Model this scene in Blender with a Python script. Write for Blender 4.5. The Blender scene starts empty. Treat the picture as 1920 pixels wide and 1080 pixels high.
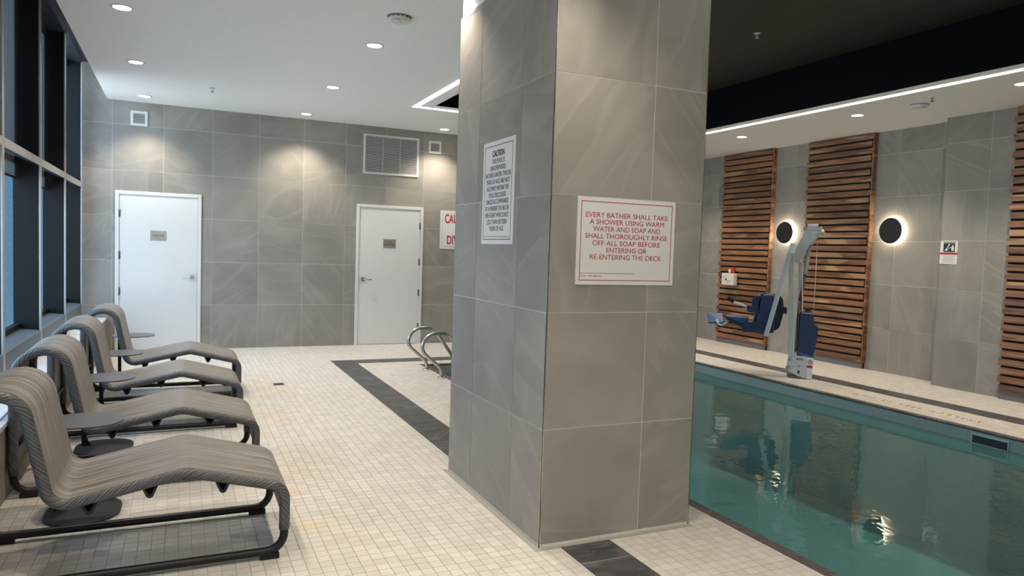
import bpy, math, random
from mathutils import Matrix, Vector, Euler
random.seed(7)
PI = math.pi
SC = bpy.context.scene
COL = SC.collection

# ------------------------------------------------------------------ camera, world, light, exposure
CAM = Vector((0.0, 0.0, 1.544))
RM = Matrix(((0.907741199, -0.007404507, -0.419465242),
             (-0.418280300, 0.061160780, -0.906256558),
             (0.032365204, 0.998100462, 0.052421001)))
FPX = 1345.18
cd = bpy.data.cameras.new('camera')
cam = bpy.data.objects.new('camera', cd)
COL.objects.link(cam)
cd.sensor_width = 36.0
cd.lens = FPX / 1920 * 36
cd.clip_start = 0.05
cd.clip_end = 300
cam.matrix_world = Matrix.Translation(CAM) @ RM.to_4x4()
SC.camera = cam

SPOT_W = 72.0
SPOT_COL = (1.0, 0.87, 0.70)
SKY = 3.6
w = bpy.data.worlds.new('world')
SC.world = w
w.use_nodes = True
nt = w.node_tree
bg = nt.nodes['Background']
tc = nt.nodes.new('ShaderNodeTexCoord')
sp = nt.nodes.new('ShaderNodeSeparateXYZ')
rp = nt.nodes.new('ShaderNodeValToRGB')
nt.links.new(tc.outputs['Generated'], sp.inputs[0])
nt.links.new(sp.outputs['Z'], rp.inputs[0])
rp.color_ramp.elements[0].position = 0.0
rp.color_ramp.elements[0].color = (0.52, 0.74, 1.0, 1)
rp.color_ramp.elements[1].position = 0.7
rp.color_ramp.elements[1].color = (0.42, 0.66, 1.0, 1)
nt.links.new(rp.outputs[0], bg.inputs[0])
bg.inputs[1].default_value = SKY
vs = SC.view_settings
vs.view_transform = 'Standard'
vs.look = 'None'
vs.gamma = 1
vs.use_curve_mapping = False
vs.exposure = 0.72
# sun from behind the building: lights the paving outside, never shines into the room
sl = bpy.data.lights.new('sun', 'SUN'); sl.energy = 16.0; sl.color = (1.0, 0.95, 0.86); sl.angle = 0.01
so = bpy.data.objects.new('sun', sl); COL.objects.link(so)
so.rotation_euler = (math.radians(8), math.radians(38), 0)
# daylight portal over the window wall (guides sampling of the sky only)
pl = bpy.data.lights.new('sky_portal', 'AREA')
pl.shape = 'RECTANGLE'
pl.size = 13.8
pl.size_y = 3.1
po = bpy.data.objects.new('sky_portal', pl)
COL.objects.link(po)
po.location = (-1.42, 3.9, 2.22)
po.rotation_euler = (PI / 2, 0, -PI / 2)
pl.cycles.is_portal = True
SC.cycles.max_bounces = 8
SC.cycles.transparent_max_bounces = 16
SC.cycles.caustics_reflective = False
SC.cycles.caustics_refractive = False
SC.cycles.sample_clamp_indirect = 4.0
SC.cycles.use_denoising = True

# ------------------------------------------------------------------ helpers
class MB:
    def __init__(s):
        s.v = []; s.f = []; s.uv = {}; s.sm = []
    def face(s, idx, uv=None, smooth=False):
        if uv: s.uv[len(s.f)] = uv
        s.f.append(idx); s.sm.append(smooth)
    def box(s, a, b):
        x0, y0, z0 = a; x1, y1, z1 = b
        if x0 > x1: x0, x1 = x1, x0
        if y0 > y1: y0, y1 = y1, y0
        if z0 > z1: z0, z1 = z1, z0
        n = len(s.v)
        s.v += [(x0,y0,z0),(x1,y0,z0),(x1,y1,z0),(x0,y1,z0),(x0,y0,z1),(x1,y0,z1),(x1,y1,z1),(x0,y1,z1)]
        for q in ((0,3,2,1),(4,5,6,7),(0,1,5,4),(1,2,6,5),(2,3,7,6),(3,0,4,7)):
            s.face([n+i for i in q])
        return s
    def obox(s, c, size, M=None):
        """box centred at c with rotation matrix M (3x3)"""
        n = len(s.v); hx, hy, hz = size[0]/2, size[1]/2, size[2]/2
        for p in ((-1,-1,-1),(1,-1,-1),(1,1,-1),(-1,1,-1),(-1,-1,1),(1,-1,1),(1,1,1),(-1,1,1)):
            q = Vector((p[0]*hx, p[1]*hy, p[2]*hz))
            if M is not None: q = M @ q
            s.v.append(tuple(Vector(c)+q))
        for q in ((0,3,2,1),(4,5,6,7),(0,1,5,4),(1,2,6,5),(2,3,7,6),(3,0,4,7)):
            s.face([n+i for i in q])
        return s
    def bar(s, a, b, wid, dep, side=(0,1,0)):
        """rectangular bar from a to b; dep is measured along side"""
        a = Vector(a); b = Vector(b); d = (b-a).normalized(); y = Vector(side)
        y = (y - d*y.dot(d)).normalized(); x = y.cross(d)
        M = Matrix((x, y, d)).transposed()
        return s.obox((a+b)/2, (wid, dep, (b-a).length), M)
    def tube(s, pts, r, n=10, caps=True, smooth=True):
        pts = [Vector(p) for p in pts]
        L = [0.0]
        for i in range(1, len(pts)): L.append(L[-1]+(pts[i]-pts[i-1]).length)
        d0 = (pts[1]-pts[0]).normalized()
        up = Vector((0,0,1)) if abs(d0.z) < 0.9 else Vector((0,1,0))
        up = (up - d0*up.dot(d0)).normalized()
        base = len(s.v)
        for i, p in enumerate(pts):
            if i == 0: d = pts[1]-pts[0]
            elif i == len(pts)-1: d = pts[-1]-pts[-2]
            else: d = (pts[i+1]-pts[i]).normalized()+(pts[i]-pts[i-1]).normalized()
            d.normalize()
            up = (up - d*up.dot(d)).normalized(); sd = d.cross(up)
            rr = r[i] if isinstance(r, (list, tuple)) else r
            for k in range(n):
                a = 2*PI*k/n
                s.v.append(tuple(p + up*math.cos(a)*rr + sd*math.sin(a)*rr))
        for i in range(len(pts)-1):
            for k in range(n):
                k2 = (k+1) % n
                u0, u1 = k/n, (k+1)/n
                s.face([base+i*n+k, base+i*n+k2, base+(i+1)*n+k2, base+(i+1)*n+k],
                       uv=[(u0,L[i]),(u1,L[i]),(u1,L[i+1]),(u0,L[i+1])], smooth=smooth)
        if caps:
            s.face([base+k for k in range(n)][::-1])
            s.face([base+(len(pts)-1)*n+k for k in range(n)])
        return s
    def cyl(s, a, b, r, n=20, r2=None):
        return s.tube([a, b], [r, r if r2 is None else r2], n)
    def lathe(s, prof, n=28, c=(0,0,0)):
        """prof: (r,z) list, around z"""
        base = len(s.v)
        for (r, z) in prof:
            for k in range(n):
                a = 2*PI*k/n
                s.v.append((c[0]+r*math.cos(a), c[1]+r*math.sin(a), c[2]+z))
        for i in range(len(prof)-1):
            for k in range(n):
                k2 = (k+1) % n
                s.face([base+i*n+k, base+i*n+k2, base+(i+1)*n+k2, base+(i+1)*n+k], smooth=True)
        s.face([base+k for k in range(n)][::-1])
        s.face([base+(len(prof)-1)*n+k for k in range(n)])
        return s
    def prism(s, poly, h0, h1, axis='z'):
        """poly 2D extruded. axis z: (x,y); axis y: poly=(x,z); axis x: poly=(y,z)"""
        n = len(poly); base = len(s.v)
        for h in (h0, h1):
            for (a, b) in poly:
                s.v.append((a,b,h) if axis == 'z' else ((a,h,b) if axis == 'y' else (h,a,b)))
        s.face([base+k for k in range(n)][::-1]); s.face([base+n+k for k in range(n)])
        for k in range(n):
            k2 = (k+1) % n
            s.face([base+k, base+k2, base+n+k2, base+n+k])
        return s
    def mesh(s, name, mat=None, recalc=True):
        me = bpy.data.meshes.new(name)
        me.from_pydata([tuple(v) for v in s.v], [], s.f)
        if s.uv:
            ul = me.uv_layers.new(name='UVMap')
            for pi, uvs in s.uv.items():
                p = me.polygons[pi]
                for li, uv in zip(p.loop_indices, uvs): ul.data[li].uv = uv
        me.polygons.foreach_set('use_smooth', s.sm)
        if recalc:
            import bmesh
            bm = bmesh.new(); bm.from_mesh(me)
            bmesh.ops.recalc_face_normals(bm, faces=bm.faces)
            bm.to_mesh(me); bm.free()
        me.update()
        if mat is not None: me.materials.append(mat)
        return me
    def build(s, name, mat, parent=None, bevel=0.0, loc=None, seg=2):
        o = bpy.data.objects.new(name, s.mesh(name, mat))
        COL.objects.link(o)
        if parent is not None: o.parent = parent
        if loc is not None: o.location = loc
        if bevel:
            m = o.modifiers.new('bevel', 'BEVEL'); m.width = bevel; m.segments = seg
            m.limit_method = 'ANGLE'; m.angle_limit = 0.6
        return o

def tag(o, label=None, cat=None, group=None, kind=None):
    if label: o['label'] = label
    if cat: o['category'] = cat
    if group: o['group'] = group
    if kind: o['kind'] = kind
    return o

def empty(name, loc=(0,0,0), rz=0.0, label=None, cat=None, group=None, kind=None):
    o = bpy.data.objects.new(name, None)
    o.empty_display_size = 0.1
    COL.objects.link(o)
    o.location = loc; o.rotation_euler = (0, 0, rz)
    return tag(o, label, cat, group, kind)

KIDS = {}
def copy_tree(o, parent=None):
    c = o.copy(); COL.objects.link(c)
    if parent is not None: c.parent = parent
    for ch in [x for x in list(SC.objects) if x.parent == o]:
        copy_tree(ch, c)
    return c

def fillet(pts, radii, seg=8):
    out = []
    n = len(pts)
    for i, p in enumerate(pts):
        p = Vector(p); r = radii[i]
        if i in (0, n-1) or r <= 0:
            out.append(p); continue
        a = (Vector(pts[i-1])-p); b = (Vector(pts[i+1])-p)
        la, lb = a.length, b.length; a.normalize(); b.normalize()
        ang = a.angle(b)
        t = min(r/math.tan(ang/2), la*0.98, lb*0.98)
        r = t*math.tan(ang/2)
        c = p + (a+b).normalized()*(r/math.sin(ang/2))
        s = p+a*t-c; e = p+b*t-c
        tot = s.angle(e)
        for k in range(seg+1):
            f = k/seg
            v = (s*math.sin((1-f)*tot)+e*math.sin(f*tot))/math.sin(tot)
            out.append(c+v)
    return out

def rrect(w, h, r, seg=8, cx=0, cy=0):
    out = []
    for (sx, sy, a0) in ((1,1,0),(-1,1,90),(-1,-1,180),(1,-1,270)):
        for k in range(seg+1):
            a = math.radians(a0+90*k/seg)
            out.append((cx+sx*(w/2-r)+r*math.cos(a), cy+sy*(h/2-r)+r*math.sin(a)))
    return out

# ------------------------------------------------------------------ materials
def newmat(name):
    m = bpy.data.materials.new(name); m.use_nodes = True
    t = m.node_tree; b = t.nodes['Principled BSDF']
    return m, t, b
def N(t, typ, **kw):
    n = t.nodes.new(typ)
    for k, v in kw.items():
        if k.startswith('i_'):
            n.inputs[int(k[2:]) if k[2:].isdigit() else k[2:].replace('_', ' ')].default_value = v
        else: setattr(n, k, v)
    return n
def L(t, a, b): t.links.new(a, b)
def ramp(t, stops, interp='LINEAR'):
    r = t.nodes.new('ShaderNodeValToRGB'); cr = r.color_ramp; cr.interpolation = interp
    while len(cr.elements) < len(stops): cr.elements.new(0.5)
    for e, (p, c) in zip(cr.elements, stops):
        e.position = p; e.color = (c[0], c[1], c[2], 1) if not isinstance(c, (int, float)) else (c, c, c, 1)
    return r
def plain(name, col, rough=0.5, metal=0.0, bump=0.0, bscale=200.0, spec=0.5, var=0.04):
    m, t, b = newmat(name)
    b.inputs['Roughness'].default_value = rough
    b.inputs['Metallic'].default_value = metal
    b.inputs['Specular IOR Level'].default_value = spec
    tcn = N(t, 'ShaderNodeTexCoord'); nz = N(t, 'ShaderNodeTexNoise', i_Scale=bscale*0.1+2, i_Detail=4.0)
    L(t, tcn.outputs['Object'], nz.inputs['Vector'])
    c = Vector(col)
    r = ramp(t, [(0.3, tuple(c*(1-var))), (0.7, tuple(c*(1+var)))])
    L(t, nz.outputs['Fac'], r.inputs[0]); L(t, r.outputs[0], b.inputs['Base Color'])
    if bump:
        n2 = N(t, 'ShaderNodeTexNoise', i_Scale=bscale, i_Detail=3.0)
        L(t, tcn.outputs['Object'], n2.inputs['Vector'])
        bp = N(t, 'ShaderNodeBump', i_Strength=bump, i_Distance=0.002)
        L(t, n2.outputs['Fac'], bp.inputs['Height']); L(t, bp.outputs[0], b.inputs['Normal'])
    return m
def emis(name, col, s):
    m, t, b = newmat(name)
    b.inputs['Base Color'].default_value = (0.8, 0.8, 0.8, 1)
    b.inputs['Emission Color'].default_value = (*col, 1)
    b.inputs['Emission Strength'].default_value = s
    return m

def mat_stone(name, lo, hi, vein, rough=0.55, vs_=1.0, veinamt=0.5, speck=0.08):
    """large-format stone-look porcelain: every tile is its own object, so its random value moves and turns the figure"""
    m, t, b = newmat(name)
    tcn = N(t, 'ShaderNodeTexCoord'); oi = N(t, 'ShaderNodeObjectInfo')
    mul = N(t, 'ShaderNodeVectorMath', operation='SCALE'); mul.inputs[0].default_value = (37.0, 19.0, 53.0)
    L(t, oi.outputs['Random'], mul.inputs['Scale'])
    rot = N(t, 'ShaderNodeVectorRotate', rotation_type='EULER_XYZ')
    ang = N(t, 'ShaderNodeVectorMath', operation='SCALE'); ang.inputs[0].default_value = (9.0, 13.0, 5.0)
    L(t, oi.outputs['Random'], ang.inputs['Scale']); L(t, ang.outputs[0], rot.inputs['Rotation'])
    L(t, tcn.outputs['Object'], rot.inputs['Vector'])
    add = N(t, 'ShaderNodeVectorMath', operation='ADD')
    L(t, rot.outputs[0], add.inputs[0]); L(t, mul.outputs[0], add.inputs[1])
    n1 = N(t, 'ShaderNodeTexNoise', i_Scale=1.6*vs_, i_Detail=3.0, i_Roughness=0.5, i_Distortion=0.6)
    L(t, add.outputs[0], n1.inputs['Vector'])
    mp = N(t, 'ShaderNodeMapping'); mp.inputs['Scale'].default_value = (3.2*vs_, 0.45*vs_, 0.6*vs_)
    L(t, add.outputs[0], mp.inputs['Vector'])
    n2 = N(t, 'ShaderNodeTexNoise', i_Scale=1.0, i_Detail=2.5, i_Roughness=0.45, i_Distortion=0.12)
    L(t, mp.outputs[0], n2.inputs['Vector'])
    vr = ramp(t, [(0.42, 0.0), (0.455, 0.45*veinamt), (0.468, 0.0), (0.54, 0.10*veinamt), (0.60, 0.62*veinamt), (0.612, 0.0)])
    L(t, n2.outputs['Fac'], vr.inputs[0])
    base = ramp(t, [(0.3, lo), (0.7, hi)])
    L(t, n1.outputs['Fac'], base.inputs[0])
    mx = N(t, 'ShaderNodeMix', data_type='RGBA')
    L(t, vr.outputs[0], mx.inputs[0]); L(t, base.outputs[0], mx.inputs[6]); mx.inputs[7].default_value = (*vein, 1)
    n3 = N(t, 'ShaderNodeTexNoise', i_Scale=170.0, i_Detail=2.0)
    L(t, tcn.outputs['Object'], n3.inputs['Vector'])
    sr = ramp(t, [(0.3, 1-speck), (0.7, 1+speck)])
    L(t, n3.outputs['Fac'], sr.inputs[0])
    m2 = N(t, 'ShaderNodeMix', data_type='RGBA', blend_type='MULTIPLY'); m2.inputs[0].default_value = 1.0
    L(t, mx.outputs[2], m2.inputs[6]); L(t, sr.outputs[0], m2.inputs[7])
    hs = N(t, 'ShaderNodeHueSaturation')
    vv = N(t, 'ShaderNodeMapRange'); vv.inputs[3].default_value = 0.92; vv.inputs[4].default_value = 1.08
    L(t, oi.outputs['Random'], vv.inputs[0]); L(t, vv.outputs[0], hs.inputs['Value'])
    L(t, m2.outputs[2], hs.inputs['Color']); L(t, hs.outputs[0], b.inputs['Base Color'])
    b.inputs['Roughness'].default_value = rough
    bp = N(t, 'ShaderNodeBump', i_Strength=0.25, i_Distance=0.002)
    L(t, n3.outputs['Fac'], bp.inputs['Height']); L(t, bp.outputs[0], b.inputs['Normal'])
    return m

def mat_floor():
    m, t, b = newmat('mosaic_floor_stone')
    g = N(t, 'ShaderNodeNewGeometry')
    sc_ = N(t, 'ShaderNodeVectorMath', operation='SCALE'); sc_.inputs['Scale'].default_value = 1/0.062
    L(t, g.outputs['Position'], sc_.inputs[0])
    fl = N(t, 'ShaderNodeVectorMath', operation='FLOOR'); L(t, sc_.outputs[0], fl.inputs[0])
    mu = N(t, 'ShaderNodeVectorMath', operation='MULTIPLY'); mu.inputs[1].default_value = (1, 1, 0)
    L(t, fl.outputs[0], mu.inputs[0])
    wn = N(t, 'ShaderNodeTexWhiteNoise', noise_dimensions='2D'); L(t, mu.outputs[0], wn.inputs['Vector'])
    mp = N(t, 'ShaderNodeMapping'); mp.inputs['Scale'].default_value = (9, 40, 1)
    L(t, g.outputs['Position'], mp.inputs['Vector'])
    n1 = N(t, 'ShaderNodeTexNoise', i_Scale=1.0, i_Detail=4.0, i_Roughness=0.6, i_Distortion=0.5)
    L(t, mp.outputs[0], n1.inputs['Vector'])
    n2 = N(t, 'ShaderNodeTexNoise', i_Scale=0.9, i_Detail=3.0); L(t, g.outputs['Position'], n2.inputs['Vector'])
    ad = N(t, 'ShaderNodeMath', operation='MULTIPLY_ADD'); ad.inputs[1].default_value = 0.35
    L(t, wn.outputs['Value'], ad.inputs[0])
    sm = N(t, 'ShaderNodeMath', operation='MULTIPLY_ADD'); sm.inputs[1].default_value = 0.45
    L(t, n1.outputs['Fac'], sm.inputs[0])
    s3 = N(t, 'ShaderNodeMath', operation='MULTIPLY'); s3.inputs[1].default_value = 0.3
    L(t, n2.outputs['Fac'], s3.inputs[0]); L(t, s3.outputs[0], sm.inputs[2]); L(t, sm.outputs[0], ad.inputs[2])
    r = ramp(t, [(0.20, (0.50, 0.47, 0.425)), (0.80, (0.66, 0.63, 0.58))]); L(t, ad.outputs[0], r.inputs[0])
    # soft orange patches on the tiles beside the feet of the loungers
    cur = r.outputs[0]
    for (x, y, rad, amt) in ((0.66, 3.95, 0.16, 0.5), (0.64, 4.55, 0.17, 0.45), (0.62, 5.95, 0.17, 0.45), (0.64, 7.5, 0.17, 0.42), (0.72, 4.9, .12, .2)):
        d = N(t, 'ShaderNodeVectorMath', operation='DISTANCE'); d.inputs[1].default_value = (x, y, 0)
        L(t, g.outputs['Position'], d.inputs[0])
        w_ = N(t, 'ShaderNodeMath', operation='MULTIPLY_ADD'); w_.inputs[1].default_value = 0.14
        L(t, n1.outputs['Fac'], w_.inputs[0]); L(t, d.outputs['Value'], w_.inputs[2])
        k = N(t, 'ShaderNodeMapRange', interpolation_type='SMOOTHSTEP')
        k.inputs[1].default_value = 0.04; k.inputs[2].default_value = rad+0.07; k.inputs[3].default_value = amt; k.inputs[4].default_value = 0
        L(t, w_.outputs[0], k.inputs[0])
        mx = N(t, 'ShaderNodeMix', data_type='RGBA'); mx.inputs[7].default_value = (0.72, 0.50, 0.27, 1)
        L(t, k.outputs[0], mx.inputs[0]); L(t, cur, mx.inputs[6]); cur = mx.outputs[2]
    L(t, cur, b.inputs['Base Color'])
    b.inputs['Roughness'].default_value = 0.48
    bp = N(t, 'ShaderNodeBump', i_Strength=0.15, i_Distance=0.002)
    L(t, n1.outputs['Fac'], bp.inputs['Height']); L(t, bp.outputs[0], b.inputs['Normal'])
    return m

def mat_wood():
    m, t, b = newmat('acacia_wood')
    tcn = N(t, 'ShaderNodeTexCoord'); oi = N(t, 'ShaderNodeObjectInfo')
    mul = N(t, 'ShaderNodeVectorMath', operation='SCALE'); mul.inputs[0].default_value = (71.0, 33.0, 57.0)
    L(t, oi.outputs['Random'], mul.inputs['Scale'])
    add = N(t, 'ShaderNodeVectorMath', operation='ADD')
    L(t, tcn.outputs['Object'], add.inputs[0]); L(t, mul.outputs[0], add.inputs[1])
    mp = N(t, 'ShaderNodeMapping'); mp.inputs['Scale'].default_value = (6, 1.6, 24)
    L(t, add.outputs[0], mp.inputs['Vector'])
    n1 = N(t, 'ShaderNodeTexNoise', i_Scale=1.0, i_Detail=5.0, i_Roughness=0.55, i_Distortion=0.9)
    L(t, mp.outputs[0], n1.inputs['Vector'])
    r = ramp(t, [(0.28, (0.09, 0.036, 0.017)), (0.42, (0.19, 0.085, 0.040)), (0.52, (0.26, 0.125, 0.060)), (0.62, (0.31, 0.155, 0.078)), (0.75, (0.38, 0.21, 0.115))])
    L(t, n1.outputs['Fac'], r.inputs[0])
    mp2 = N(t, 'ShaderNodeMapping'); mp2.inputs['Scale'].default_value = (1, 0.9, 6)
    L(t, add.outputs[0], mp2.inputs['Vector'])
    n2 = N(t, 'ShaderNodeTexNoise', i_Scale=1.0, i_Detail=1.0); L(t, mp2.outputs[0], n2.inputs['Vector'])
    sap = ramp(t, [(0.60, 0.0), (0.63, 0.6)]); L(t, n2.outputs['Fac'], sap.inputs[0])
    mx = N(t, 'ShaderNodeMix', data_type='RGBA'); mx.inputs[7].default_value = (0.52, 0.34, 0.18, 1)
    L(t, sap.outputs[0], mx.inputs[0]); L(t, r.outputs[0], mx.inputs[6])
    hs = N(t, 'ShaderNodeHueSaturation'); vv = N(t, 'ShaderNodeMapRange')
    vv.inputs[3].default_value = 0.62; vv.inputs[4].default_value = 1.15
    L(t, oi.outputs['Random'], vv.inputs[0]); L(t, vv.outputs[0], hs.inputs['Value']); L(t, mx.outputs[2], hs.inputs['Color'])
    L(t, hs.outputs[0], b.inputs['Base Color'])
    b.inputs['Roughness'].default_value = 0.42
    bp = N(t, 'ShaderNodeBump', i_Strength=0.2, i_Distance=0.002)
    L(t, n1.outputs['Fac'], bp.inputs['Height']); L(t, bp.outputs[0], b.inputs['Normal'])
    return m

def mat_weave(name, wrapped):
    """taupe and silver woven vinyl; UV: u across in metres (or around a tube), v along in metres"""
    m, t, b = newmat(name)
    uv = N(t, 'ShaderNodeUVMap'); uv.uv_map = 'UVMap'
    s = N(t, 'ShaderNodeSeparateXYZ'); L(t, uv.outputs[0], s.inputs[0])
    def wave(src, f, ph=0.0):
        a = N(t, 'ShaderNodeMath', operation='MULTIPLY_ADD'); a.inputs[1].default_value = f; a.inputs[2].default_value = ph
        L(t, src, a.inputs[0])
        q = N(t, 'ShaderNodeMath', operation='SINE'); L(t, a.outputs[0], q.inputs[0]); return q.outputs[0]
    if wrapped:
        # slanted windings around the tube
        a = N(t, 'ShaderNodeMath', operation='MULTIPLY_ADD'); a.inputs[1].default_value = 5.0
        L(t, s.outputs['Y'], a.inputs[0]); L(t, s.outputs['X'], a.inputs[2])
        hgt = wave(a.outputs[0], 2*PI*9)
        cb = N(t, 'ShaderNodeCombineXYZ'); L(t, a.outputs[0], cb.inputs[0])
        n1 = N(t, 'ShaderNodeTexNoise', i_Scale=14.0, i_Detail=2.0); L(t, cb.outputs[0], n1.inputs['Vector'])
        mixf = N(t, 'ShaderNodeMath', operation='MULTIPLY_ADD'); mixf.inputs[1].default_value = 0.09
        L(t, hgt, mixf.inputs[0]); L(t, n1.outputs['Fac'], mixf.inputs[2])
        r = ramp(t, [(0.32, (0.035, 0.038, 0.042)), (0.50, (0.068, 0.071, 0.076)), (0.68, (0.135, 0.137, 0.140))])
        hh = hgt
    else:
        w1 = wave(s.outputs['X'], 2*PI/0.0075)
        w2 = wave(s.outputs['Y'], 2*PI/0.0062)
        pr = N(t, 'ShaderNodeMath', operation='MULTIPLY'); L(t, w1, pr.inputs[0]); L(t, w2, pr.inputs[1])
        cb = N(t, 'ShaderNodeMapping'); cb.inputs['Scale'].default_value = (90, 1.6, 1); L(t, uv.outputs[0], cb.inputs['Vector'])
        n1 = N(t, 'ShaderNodeTexNoise', i_Scale=1.0, i_Detail=3.0, i_Roughness=0.7); L(t, cb.outputs[0], n1.inputs['Vector'])
        mixf = N(t, 'ShaderNodeMath', operation='MULTIPLY_ADD'); mixf.inputs[1].default_value = 0.17
        L(t, pr.outputs[0], mixf.inputs[0]); L(t, n1.outputs['Fac'], mixf.inputs[2])
        r = ramp(t, [(0.30, (0.05, 0.045, 0.040)), (0.44, (0.125, 0.112, 0.097)), (0.54, (0.225, 0.207, 0.183)), (0.66, (0.44, 0.415, 0.38))])
        hh = pr.outputs[0]
    L(t, mixf.outputs[0], r.inputs[0]); L(t, r.outputs[0], b.inputs['Base Color'])
    b.inputs['Roughness'].default_value = 0.36
    bp = N(t, 'ShaderNodeBump', i_Strength=0.45, i_Distance=0.0015)
    L(t, hh, bp.inputs['Height']); L(t, bp.outputs[0], b.inputs['Normal'])
    return m

def mat_water():
    m, t, b = newmat('pool_water'); t.nodes.remove(b)
    out = t.nodes['Material Output']
    tr = N(t, 'ShaderNodeBsdfTransparent'); tr.inputs[0].default_value = (0.47, 0.76, 0.78, 1)
    gl = N(t, 'ShaderNodeBsdfGlossy'); gl.inputs['Roughness'].default_value = 0.015
    df = N(t, 'ShaderNodeBsdfDiffuse'); df.inputs[0].default_value = (0.15, 0.37, 0.38, 1)
    m0 = N(t, 'ShaderNodeMixShader'); m0.inputs[0].default_value = 0.28; L(t, tr.outputs[0], m0.inputs[1]); L(t, df.outputs[0], m0.inputs[2])
    gl.inputs['Color'].default_value = (0.86, 0.97, 0.95, 1)
    fr = N(t, 'ShaderNodeFresnel'); fr.inputs[0].default_value = 1.40
    g = N(t, 'ShaderNodeNewGeometry')
    mp = N(t, 'ShaderNodeMapping'); mp.inputs['Scale'].default_value = (1.0, 1.0, 1.0)
    L(t, g.outputs['Position'], mp.inputs['Vector'])
    n1 = N(t, 'ShaderNodeTexNoise', i_Scale=5.5, i_Detail=2.0, i_Roughness=0.55, i_Distortion=0.3); L(t, mp.outputs[0], n1.inputs['Vector'])
    bp = N(t, 'ShaderNodeBump', i_Strength=0.05, i_Distance=0.05)
    L(t, n1.outputs['Fac'], bp.inputs['Height']); L(t, bp.outputs[0], gl.inputs['Normal']); L(t, bp.outputs[0], fr.inputs['Normal'])
    mx = N(t, 'ShaderNodeMixShader'); L(t, fr.outputs[0], mx.inputs[0]); L(t, m0.outputs[0], mx.inputs[1]); L(t, gl.outputs[0], mx.inputs[2])
    L(t, mx.outputs[0], out.inputs['Surface'])
    return m
def mat_blind():
    m, t, b = newmat('sheer_mesh_blind'); t.nodes.remove(b)
    out = t.nodes['Material Output']
    d = N(t, 'ShaderNodeBsdfDiffuse'); d.inputs[0].default_value = (0.16, 0.17, 0.18, 1)
    tl = N(t, 'ShaderNodeBsdfTranslucent'); tl.inputs[0].default_value = (0.30, 0.31, 0.32, 1)
    tr = N(t, 'ShaderNodeBsdfTransparent'); tr.inputs[0].default_value = (0.35, 0.36, 0.37, 1)
    a1 = N(t, 'ShaderNodeMixShader'); a1.inputs[0].default_value = 0.4; L(t, d.outputs[0], a1.inputs[1]); L(t, tl.outputs[0], a1.inputs[2])
    a2 = N(t, 'ShaderNodeMixShader'); a2.inputs[0].default_value = 0.35; L(t, a1.outputs[0], a2.inputs[1]); L(t, tr.outputs[0], a2.inputs[2])
    L(t, a2.outputs[0], out.inputs['Surface'])
    return m
def mat_glass():
    m, t, b = newmat('window_glass'); t.nodes.remove(b)
    out = t.nodes['Material Output']
    tr = N(t, 'ShaderNodeBsdfTransparent'); tr.inputs[0].default_value = (0.86, 0.93, 0.95, 1)
    gl = N(t, 'ShaderNodeBsdfGlossy'); gl.inputs['Roughness'].default_value = 0.01
    fr = N(t, 'ShaderNodeFresnel'); fr.inputs[0].default_value = 1.45
    mx = N(t, 'ShaderNodeMixShader'); L(t, fr.outputs[0], mx.inputs[0]); L(t, tr.outputs[0], mx.inputs[1]); L(t, gl.outputs[0], mx.inputs[2])
    L(t, mx.outputs[0], out.inputs['Surface'])
    return m

M = {}
M['stone'] = mat_stone('grey_stone_tile', (0.225, 0.213, 0.193), (0.305, 0.290, 0.262), (0.41, 0.392, 0.352))
M['grout'] = plain('pale_grout', (0.62, 0.60, 0.56), 0.8)
M['slate'] = mat_stone('dark_slate_tile', (0.030, 0.031, 0.035), (0.070, 0.070, 0.075), (0.24, 0.23, 0.22), 0.45, 3.0, 0.6, 0.35)
M['granite'] = mat_stone('coping_granite', (0.035, 0.032, 0.032), (0.10, 0.088, 0.082), (0.30, 0.26, 0.23), 0.4, 9.0, 0.7, 0.3)
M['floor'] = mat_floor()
M['floorgrout'] = plain('floor_grout', (0.44, 0.41, 0.365), 0.85)
M['white'] = plain('white_ceiling_paint', (0.86, 0.86, 0.85), 0.75, bump=0.05, bscale=60, var=0.01)
M['whitep'] = plain('white_column_paint', (0.8, 0.8, 0.78), 0.6, var=0.01)
M['door'] = plain('white_door_paint', (0.70, 0.70, 0.68), 0.38, var=0.01)
M['doorgap'] = plain('door_gap_shadow', (0.06, 0.06, 0.06), 0.8)
M['steel'] = plain('brushed_steel', (0.52, 0.50, 0.47), 0.25, 1.0)
M['darksteel'] = plain('dark_steel', (0.18, 0.18, 0.18), 0.35, 1.0)
M['plate'] = plain('nickel_plate', (0.62, 0.58, 0.52), 0.35, 1.0)
M['ventw'] = plain('white_vent_plastic', (0.66, 0.66, 0.64), 0.45, var=0.01)
M['ventdark'] = plain('vent_inside', (0.03, 0.03, 0.03), 0.9)
M['blackceil'] = plain('dark_ceiling_paint', (0.030, 0.028, 0.026), 0.55, spec=0.3)
M['recess'] = plain('black_recess_paint', (0.003, 0.003, 0.004), 0.6, spec=0.1)
M['wood'] = mat_wood()
M['woodgap'] = plain('dark_panel_backing', (0.02, 0.014, 0.01), 0.9)
M['plinth'] = plain('grey_panel_base', (0.16, 0.15, 0.145), 0.7)
M['black'] = plain('black_powder_coat', (0.006, 0.0065, 0.008), 0.42, spec=0.35)
M['table'] = plain('charcoal_table_metal', (0.085, 0.085, 0.09), 0.42)
M['tablebase'] = plain('charcoal_base_metal', (0.022, 0.023, 0.026), 0.5, bump=0.3, bscale=400)
M['weave'] = mat_weave('woven_sling', False)
M['wrap'] = mat_weave('wrapped_edge', True)
M['mull'] = plain('dark_anodised_mullion', (0.0065, 0.0068, 0.0072), 0.6, spec=0.2)
M['mullface'] = plain('silver_mullion_face', (0.38, 0.38, 0.37), 0.45, 0.3)
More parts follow.
